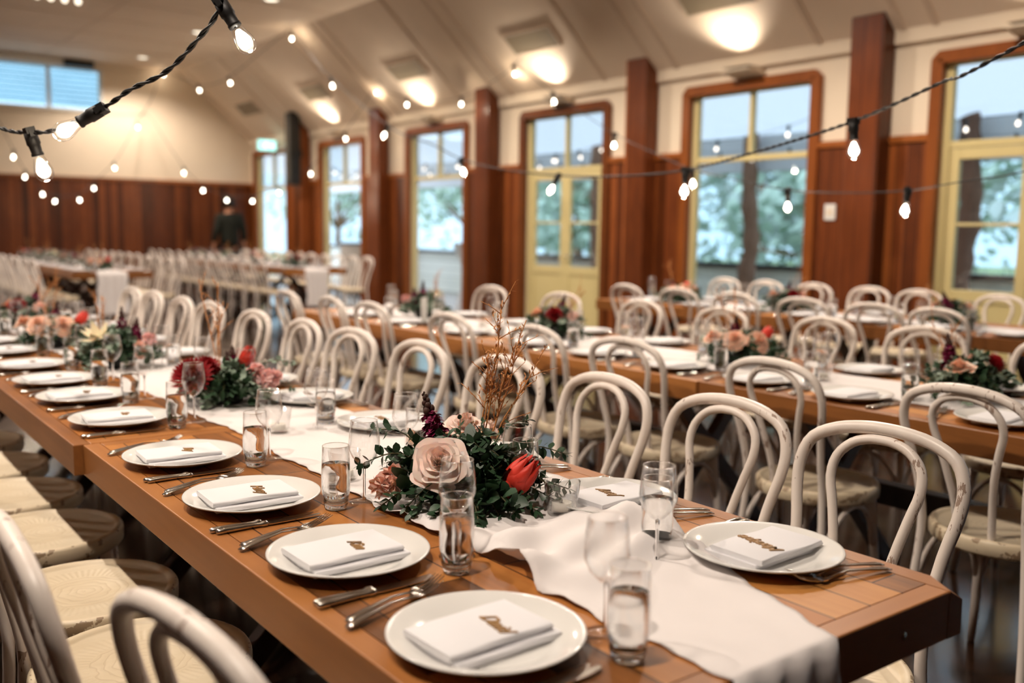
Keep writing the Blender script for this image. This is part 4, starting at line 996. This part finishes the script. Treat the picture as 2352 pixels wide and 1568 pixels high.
def foliage(parent, seed, n=46, spread=(.17, .20), h=.13, lw=.030, silver=.25, extra=(), avoid=()):
    rd = random.Random(seed); A = MB(); B_ = MB(); St = MB()
    def sprig(a, tgt, big, sil):
        a = Vector(a); tgt = Vector(tgt); mid = (a+tgt)/2+Vector((0, 0, .035 if tgt.z > .034 else .012)); P = smoothpath([a, mid, tgt], 6)
        low = tgt.z < .034 and not sil
        hit_ = [] if low else [i for i, q_ in enumerate(P) if any((q_-c).length < q for c, q in avoid)]
        if hit_ and hit_[0] < 7: return
        if hit_: P = P[:hit_[0]]
        St.tube(P, [.0019-.0007*(i/len(P)) for i in range(len(P))], 5)
        m = B_ if sil else A
        for i in range(3, len(P)):
            if not low and any((P[i]-c).length < q for c, q in avoid): continue
            d = (P[i]-P[i-1]).normalized(); sd = d.orthogonal().normalized(); sd = Matrix.Rotation(rd.uniform(0, 6.28), 3, d) @ sd
            sz = big*(1.05-.5*(i/len(P)))
            for s in (1, -1):
                dd = sd*s+d*.55+Vector((rd.gauss(0, .2), rd.gauss(0, .2), rd.gauss(0, .25))); m.leaf(P[i], dd, Vector((rd.gauss(0, .5), rd.gauss(0, .5), 1)), sz*rd.uniform(.8, 1.2), sz*rd.uniform(.62, .8)*(1.3 if sil else 1), rd.uniform(0, .3), sil or rd.random() < .5)
        if not low and any((P[-1]-c).length < q for c, q in avoid): return
        dd = (P[-1]-P[-2]).normalized(); m.leaf(P[-1], dd, (0, 0, 1), big*.6, big*.4, .1)
    for i in range(n):
        az = 2*pi*i/n+rd.uniform(-.2, .2); el = rd.choice((0, .12, .3, .6, .95, 1.25)); k = rd.uniform(.62, 1.05)
        t = Vector((math.cos(az)*math.cos(el)*spread[0]*k, math.sin(az)*math.cos(el)*spread[1]*k, .035+math.sin(el)*h*k+(.0 if el > .1 else -.015*k)))
        sprig((rd.uniform(-.03, .03), rd.uniform(-.03, .03), .055), t, lw*rd.uniform(.8, 1.15), rd.random() < silver)
    for t, big, sil in extra: sprig((t[0]*.25, t[1]*.25, .06), t, big, sil)
    for _ in range(150):
        az = rd.uniform(0, 2*pi); k = rd.uniform(.2, .75); d = dirv(az, rd.uniform(-.1, 1.3)); p_ = Vector((math.cos(az)*spread[0]*k, math.sin(az)*spread[1]*k, rd.uniform(.02, .085)))
        if not any((p_-c).length < q for c, q in avoid): A.leaf(p_, d, (rd.gauss(0, .7), rd.gauss(0, .7), 1), lw*1.1, lw*.75, .2)
    f = A.build('green_leaves', M['leaf'], parent); B_.build('silver_leaves', M['leaf2'], parent); St.build('leaf_stems', M['stem'], parent)
def bowl(r): MB().lathe([(0, .0015), (.055, .0015), (.062, .006), (.072, .045), (.074, .062), (.068, .062), (.0, .045)], 32).build('bowl', M['dark'], r)

# near arrangement: flowers sit where the photograph shows them
o0 = Vector((.485, .82, TZ+.002)); r = empty('flower_arrangement', o0); L_ = lambda *p_: Vector(p_)-o0
bowl(r)
foliage(r, 21, 62, (.155, .20), .120, .039, .0, avoid=[(L_(.400, .765, .872), .088), (L_(.515, .69, .845), .045), (L_(.485, .90, .89), .03), (L_(.59, .94, .89), .04), (L_(.335, .86, .81), .022)], extra=[(L_(.736, .79, .83), .03, False), (L_(.667, .70, .785), .032, False), (L_(.335, .965, .825), .032, False), (L_(.385, .998, .888), .034, False), (L_(.592, .985, .925), .022, False), (L_(.64, .93, .90), .022, False), (L_(.50, .66, .775), .03, False), (L_(.345, .80, .775), .028, False), (L_(.68, .85, .90), .024, False), (L_(.60, .66, .80), .028, False), (L_(.375, .735, .768), .034, False), (L_(.43, .695, .765), .034, False), (L_(.475, .675, .768), .034, False), (L_(.555, .665, .768), .034, False), (L_(.325, .86, .768), .032, False), (L_(.62, .675, .772), .034, False), (L_(.345, .78, .770), .034, False), (L_(.51, .70, .775), .036, False), (L_(.68, .76, .78), .032, False)])
rose(r, L_(.418, .797, .850), (-.42, -.66, .62), .054, 'rose', 1)
rose(r, L_(.595, .968, .868), (-.1, -.3, .9), .05, 'rose', 2); rose(r, L_(.66, .98, .85), (.3, -.2, .8), .04, 'rose', 6)
protea(r, L_(.528, .728, .792), (.42, -.30, .62), .090)
snapdragon(r, L_(.482, .893, .858), L_(.470, .938, .966), 3)
puff(r, L_(.347, .895, .796), .022, 'coral', 'carnation', 80, 4); puff(r, L_(.372, .895, .815), .020, 'coral', 'carnation', 80, 5); puff(r, L_(.362, .872, .800), .018, 'coral', 'carnation', 70, 6)
twigs(r, L_(.590, .900, .80), [L_(.677, .946, 1.151), L_(.735, .935, 1.105), L_(.66, .93, 1.10), L_(.724, .88, 1.02), L_(.63, .93, 1.04), L_(.70, .92, 1.06)], 8, 11)
tag(r, 'flower centrepiece with blush rose and red protea, nearest on the front row', 'flower arrangement', 'flower arrangements')
# second arrangement
o0 = Vector((.50, 2.18, TZ+.002)); r = empty('flower_arrangement', o0); bowl(r)
foliage(r, 31, 54, (.155, .18), .085, .036, .6, avoid=[(L_(.39, 2.12, .87), .075), (L_(.45, 2.18, .875), .06), (L_(.60, 2.07, .85), .045), (L_(.578, 2.18, .90), .04)], extra=[(L_(.725, 2.15, .865), .026, True), (L_(.70, 2.1, .79), .028, False)])
dahlia(r, L_(.395, 2.145, .845), (-.45, -.55, .7), .066, 1); dahlia(r, L_(.455, 2.20, .855), (.1, -.4, .9), .055, 2)
snapdragon(r, L_(.520, 2.15, .835), L_(.545, 2.21, .925), 5); snapdragon(r, L_(.535, 2.16, .815), L_(.522, 2.20, .91), 7)
protea(r, L_(.578, 2.20, .855), (.2, -.3, .9), .075)
puff(r, L_(.605, 2.09, .832), .030, 'pink', 'carnation', 110, 14); puff(r, L_(.58, 2.11, .852), .025, 'pink', 'carnation', 90, 15); puff(r, L_(.63, 2.09, .830), .026, 'pink', 'carnation', 90, 16)
twigs(r, L_(.511, 2.229, .83), [L_(.506, 2.398, 1.131), L_(.556, 2.358, 1.117), L_(.53, 2.30, 1.03)], 18, 5)
tag(r, 'flower centrepiece with red dahlias and pink carnations, second on the front row', 'flower arrangement', 'flower arrangements')
# further kinds
def kind_c():
    r = empty('flower_arrangement'); bowl(r); foliage(r, 41, 40, (.17, .21), .12, .034, .5)
    lily(r, (-.07, -.02, .12), (-.4, -.3, .8)); snapdragon(r, (.02, .0, .10), (.03, .03, .235), 9); snapdragon(r, (.06, -.02, .10), (.08, .0, .19), 10)
    puff(r, (.06, -.10, .085), .024, 'coral', 'carnation', 90, 24); puff(r, (.10, -.08, .11), .026, 'pink', 'carnation', 90, 25); puff(r, (.05, -.12, .06), .018, 'coral', 'carnation', 60, 26)
    twigs(r, (-.04, .05, .08), [(-.06, .06, .30), (-.02, .1, .27)], 28, 5); return r
def kind_d():
    r = empty('flower_arrangement'); bowl(r); foliage(r, 51, 40, (.17, .21), .11, .032, .2)
    rose(r, (-.09, -.02, .105), (-.5, -.4, .7), .05, 'peach', 11); rose(r, (-.02, -.09, .10), (-.2, -.7, .6), .05, 'peach', 12); rose(r, (-.10, .08, .11), (-.4, .1, .9), .042, 'peach', 13)
    protea(r, (.07, -.05, .10), (.5, -.2, .7), .07); snapdragon(r, (.02, .06, .10), (.05, .07, .20), 19)
    puff(r, (.09, .08, .10), .022, 'coral', 'carnation', 80, 34); twigs(r, (.0, .05, .09), [(.07, .1, .31), (-.02, .11, .28)], 38, 6); return r
def kind_e():
    r = empty('flower_arrangement'); bowl(r); foliage(r, 61, 40, (.17, .22), .12, .032, .2)
    dahlia(r, (-.06, -.04, .12), (-.4, -.5, .7), .05, 3); puff(r, (.03, -.09, .11), .028, 'coral', 'carnation', 110, 44); rose(r, (-.02, .10, .115), (0, .2, .9), .045, 'peach', 14)
    puff(r, (.04, -.10, .075), .022, 'coral', 'carnation', 90, 45); snapdragon(r, (.05, .02, .11), (.08, .0, .22), 29); twigs(r, (.05, .0, .09), [(.16, -.04, .26), (.12, -.1, .24)], 48, 5); return r
KC, KD, KE = kind_c(), kind_d(), kind_e()
for o in (KC, KD, KE): o['category'] = 'flower arrangement'
G = 'flower arrangements'
place(KC, (.43, 3.12, TZ+.002), 0, 'flower centrepiece with a cream bloom and magenta snapdragons, third on the front table row', G)
place(KD, (.38, 3.92, TZ+.002), .3, 'flower centrepiece with peach roses, fourth on the front table row', G)
place(KE, (.42, 4.85, TZ+.002), .3, 'flower centrepiece with coral blooms, fifth on the front table row', G)
place(KE, (2.62, .90, TZ+.002), 1.6, 'flower centrepiece on the middle table row at the right edge of the room', G)
place(KD, (2.66, 1.90, TZ+.002), .1, 'flower centrepiece with peach roses and a protea, second from the right on the middle row', G)
place(KE, (2.60, 3.08, TZ+.002), .2, 'flower centrepiece with coral blooms, third from the right on the middle row', G)
place(KC, (2.60, 4.35, TZ+.002), 3.0, 'flower centrepiece farthest along the middle table row', G)
place(KE, (5.15, 2.33, TZ+.002), 2.9, 'flower centrepiece on the window row, first from the right', G)
place(KE, (5.12, 3.52, TZ+.002), .5, 'flower centrepiece with a dark red dahlia on the window row, second from the right', G)
place(KD, (5.12, 4.55, TZ+.002), .9, 'flower centrepiece on the window row, third from the right', G)
for i in range(4):
    place((KD, KE, KC, KD)[i], (2.46, 11.6+1.35*i, TZ+.002), i, 'distant flower centrepiece, %s from the near end of the far left row' % ORD[i], G)
    place((KE, KD, KC, KE)[i], (5.07, 11.75+1.35*i, TZ+.002), i+1, 'distant flower centrepiece, %s from the near end of the far right row' % ORD[i], G)

# ------------------------------------------------------------------ tealights in glass holders
def mk_votive():
    r = empty('candle_holder'); MB().lathe([(.0, .002), (.026, .002), (.029, .006), (.036, .066), (.0345, .066), (.0275, .009), (0, .008)], 32).build('glass_cup', M['glass'], r); return r
VO = mk_votive(); VO['category'] = 'candle holder'
b = MB(); b.lathe([(0, 0), (.019, 0), (.0195, .002), (.0195, .015), (.0185, .015), (.018, .0135), (0, .0135)], 28); TL = b.build('tealight_candle', M['tealight']); TL['category'] = 'candle'
MB().tube([(0, 0, .013), (.001, 0, .02)], .0007, 5).build('wick', M['cord'], TL)
VS = [(.612, .655, 'beside the blush rose centrepiece'), (.46, 1.66, 'behind the tumblers in front of the dahlia centrepiece'), (.38, 1.12, 'on the runner left of the blush rose centrepiece'), (.56, 2.62, 'on the runner past the dahlia centrepiece'), (.45, 3.5, 'between the third and fourth centrepieces of the front row'), (2.55, 1.42, 'on the middle row near the peach rose centrepiece'), (2.6, 2.5, 'on the middle row past the peach rose centrepiece'), (2.58, 3.7, 'on the middle row past the coral centrepiece')]
for x, y, w in VS:
    place(VO, (x, y, TZ+.004), 0, 'clear glass candle holder '+w, 'glass candle holders'); place(TL, (x, y, TZ+.0125), 0, 'white tealight in the glass holder '+w, 'tealights')

# menu card on the front row at the far left
r = empty('menu_card', (.02+.12, 4.42, TZ)); b = MB(); b.box(-.001, .001, -.075, .075, 0, .20); b.prism([(-.001, .19), (.001, .20), (.05, 0), (.048, 0)], 1, -.075, .075); b.build('card', M['white'], r); r.rotation_euler = (0, 0, .5)
tag(r, 'white folded menu card standing at the far left of the front table row', 'card')
r = empty('place_card_stand', (2.36, 3.98, TZ)); MB().box(-.001, .001, -.05, .05, .01, .16).build('card', M['white'], r); MB().box(-.012, .012, -.052, .052, 0, .01).build('stand', M['rail'], r); r.rotation_euler = (0, 0, -.9)
tag(r, 'white upright card in a small stand on the middle table row', 'card')

# ------------------------------------------------------------------ person by the end wall
def skin_obj(name, nodes, edges, radii, m, parent, root=0, sub=2):
    me = bpy.data.meshes.new(name); me.from_pydata([tuple(n) for n in nodes], edges, []); me.update()
    o = bpy.data.objects.new(name, me); C.objects.link(o); o.parent = parent
    sk = o.modifiers.new('body_skin', 'SKIN'); sk.use_smooth_shade = True
    ly = me.skin_vertices[0].data if len(me.skin_vertices) else None
    if ly is None:
        bpy.context.view_layer.objects.active = o; ly = me.skin_vertices[0].data
    for i, rr in enumerate(radii): ly[i].radius = rr if isinstance(rr, tuple) else (rr, rr); ly[i].use_root = (i == root)
    ss = o.modifiers.new('smooth', 'SUBSURF'); ss.levels = sub; ss.render_levels = sub
    me.materials.append(m); return o
SK = plain('skin', lin(206, 150, 120), .5, .06, 5); JK = plain('dark_green_black_jacket', lin(30, 34, 28), .8, .2, 20); TRO = plain('black_trousers', lin(20, 20, 22), .8, .2, 20); HR = plain('dark_hair', lin(32, 22, 16), .5, .3, 80)
r = empty('person', (5.98, 16.6, 0), 0); r.scale = (1.08, 1.08, 1.03)
# body faces the end wall (+Y): hip, spine, neck, head, arms, legs
nd = [(0, 0, .95), (0, .01, 1.12), (0, .015, 1.30), (0, 0, 1.44), (0, .005, 1.52), (0, .02, 1.60), (0, .03, 1.68), (0, .02, 1.74),
      (.17, 0, 1.42), (.235, -.03, 1.18), (.265, .03, .97), (.27, .05, .90),
      (-.17, 0, 1.42), (-.23, -.03, 1.18), (-.25, .05, .96), (-.25, .08, .89),
      (.095, 0, .88), (.10, .02, .50), (.10, -.01, .10), (.11, .10, .04),
      (-.095, 0, .88), (-.12, .06, .50), (-.11, .08, .10), (-.12, .19, .04)]
ed = [(0, 1), (1, 2), (2, 3), (3, 4), (4, 5), (5, 6), (6, 7), (3, 8), (8, 9), (9, 10), (10, 11), (3, 12), (12, 13), (13, 14), (14, 15), (0, 16), (16, 17), (17, 18), (18, 19), (0, 20), (20, 21), (21, 22), (22, 23)]
rd_ = [(.075, .06), (.09, .07), (.11, .08), (.062, .055), .050, (.072, .088), (.075, .092), (.05, .06), .045, .04, .030, (.036, .02), .045, .04, .030, (.036, .02), .055, .045, .035, .035, .055, .045, .035, .035]
hands = []
for s, pi_, hx in ((1, 11, (.27, .05, .90)), (-1, 15, (-.25, .08, .89))):
    for k in range(4):
        a = len(nd); ln = (.066, .076, .072, .058)[k]; yo = -.026+.018*k
        nd += [(hx[0], hx[1]+yo, hx[2]-.045), (hx[0]-s*.006, hx[1]+yo*1.15+.006, hx[2]-.045-ln*.5), (hx[0]-s*.018, hx[1]+yo*1.1+.012, hx[2]-.04-ln)]
        ed += [(pi_, a), (a, a+1), (a+1, a+2)]; rd_ += [.010, .0085, .007]
    a = len(nd); nd += [(hx[0]-s*.012, hx[1]+.04, hx[2]-.02), (hx[0]-s*.02, hx[1]+.055, hx[2]-.055)]; ed += [(pi_, a), (a, a+1)]; rd_ += [.011, .008]
bo = skin_obj('body', nd, ed, rd_, SK, r)
for s_ in (1, -1):
    b = MB(); b.ball((s_*.085, .02, 1.645), .018, 8, 6, 1.6); b.build('ear', SK, r)
b = MB(); b.prism([(.10, 1.66), (.125, 1.625), (.10, 1.62)], 0, -.012, .012); b.ball((.03, .098, 1.67), .011, 8, 6); b.ball((-.03, .098, 1.67), .011, 8, 6); b.box(-.025, .025, .09, .105, 1.583, 1.59); b.build('face_features', SK, r)
b = MB(); b.mx = Matrix.Translation((0, -.005, 1.675)) @ Matrix.Diagonal((.108, .125, .125, 1)); b.lathe([(.0001, 1.0), (.5, .87), (.86, .5), (1.0, 0), (.98, -.35), (.8, -.62), (.6, -.70)], 20); b.build('hair', HR, r)
jn = [(0, 0, .84), (0, .01, 1.12), (0, .015, 1.30), (0, 0, 1.43), (0, 0, 1.50), (.175, 0, 1.43), (.24, -.03, 1.18), (.267, .03, .985), (-.175, 0, 1.42), (-.235, -.03, 1.18), (-.252, .05, .975)]
skin_obj('jacket', jn, [(0, 1), (1, 2), (2, 3), (3, 4), (3, 5), (5, 6), (6, 7), (3, 8), (8, 9), (9, 10)], [(.185, .14), (.165, .13), (.195, .15), (.15, .125), (.078, .078), .085, .06, .05, .075, .06, .05], JK, r)
tn = [(0, 0, .99), (.10, 0, .86), (.105, .02, .50), (.105, -.005, .09), (-.10, 0, .86), (-.122, .06, .50), (-.112, .08, .09)]
skin_obj('trousers', tn, [(0, 1), (1, 2), (2, 3), (0, 4), (4, 5), (5, 6)], [(.20, .155), .12, .085, .066, .12, .085, .066], TRO, r)
for x, y in ((.11, 0), (-.12, .09)):
    b = MB(); b.mx = Matrix.Translation((x, y+.05, 0)); b.lathe([(.04, 0), (.05, .01), (.048, .04), (.03, .07), (.001, .08)], 16); b.mx = Matrix.Translation((x, y+.05, 0)) @ Matrix.Diagonal((.95, 2.7, 1, 1)); b.lathe([(.044, 0), (.05, .012), (.046, .035), (.03, .055), (.001, .062)], 16); b.build('shoe', M['black'], r)
tag(r, 'person in dark clothes standing with their back turned by the end wall', 'person')
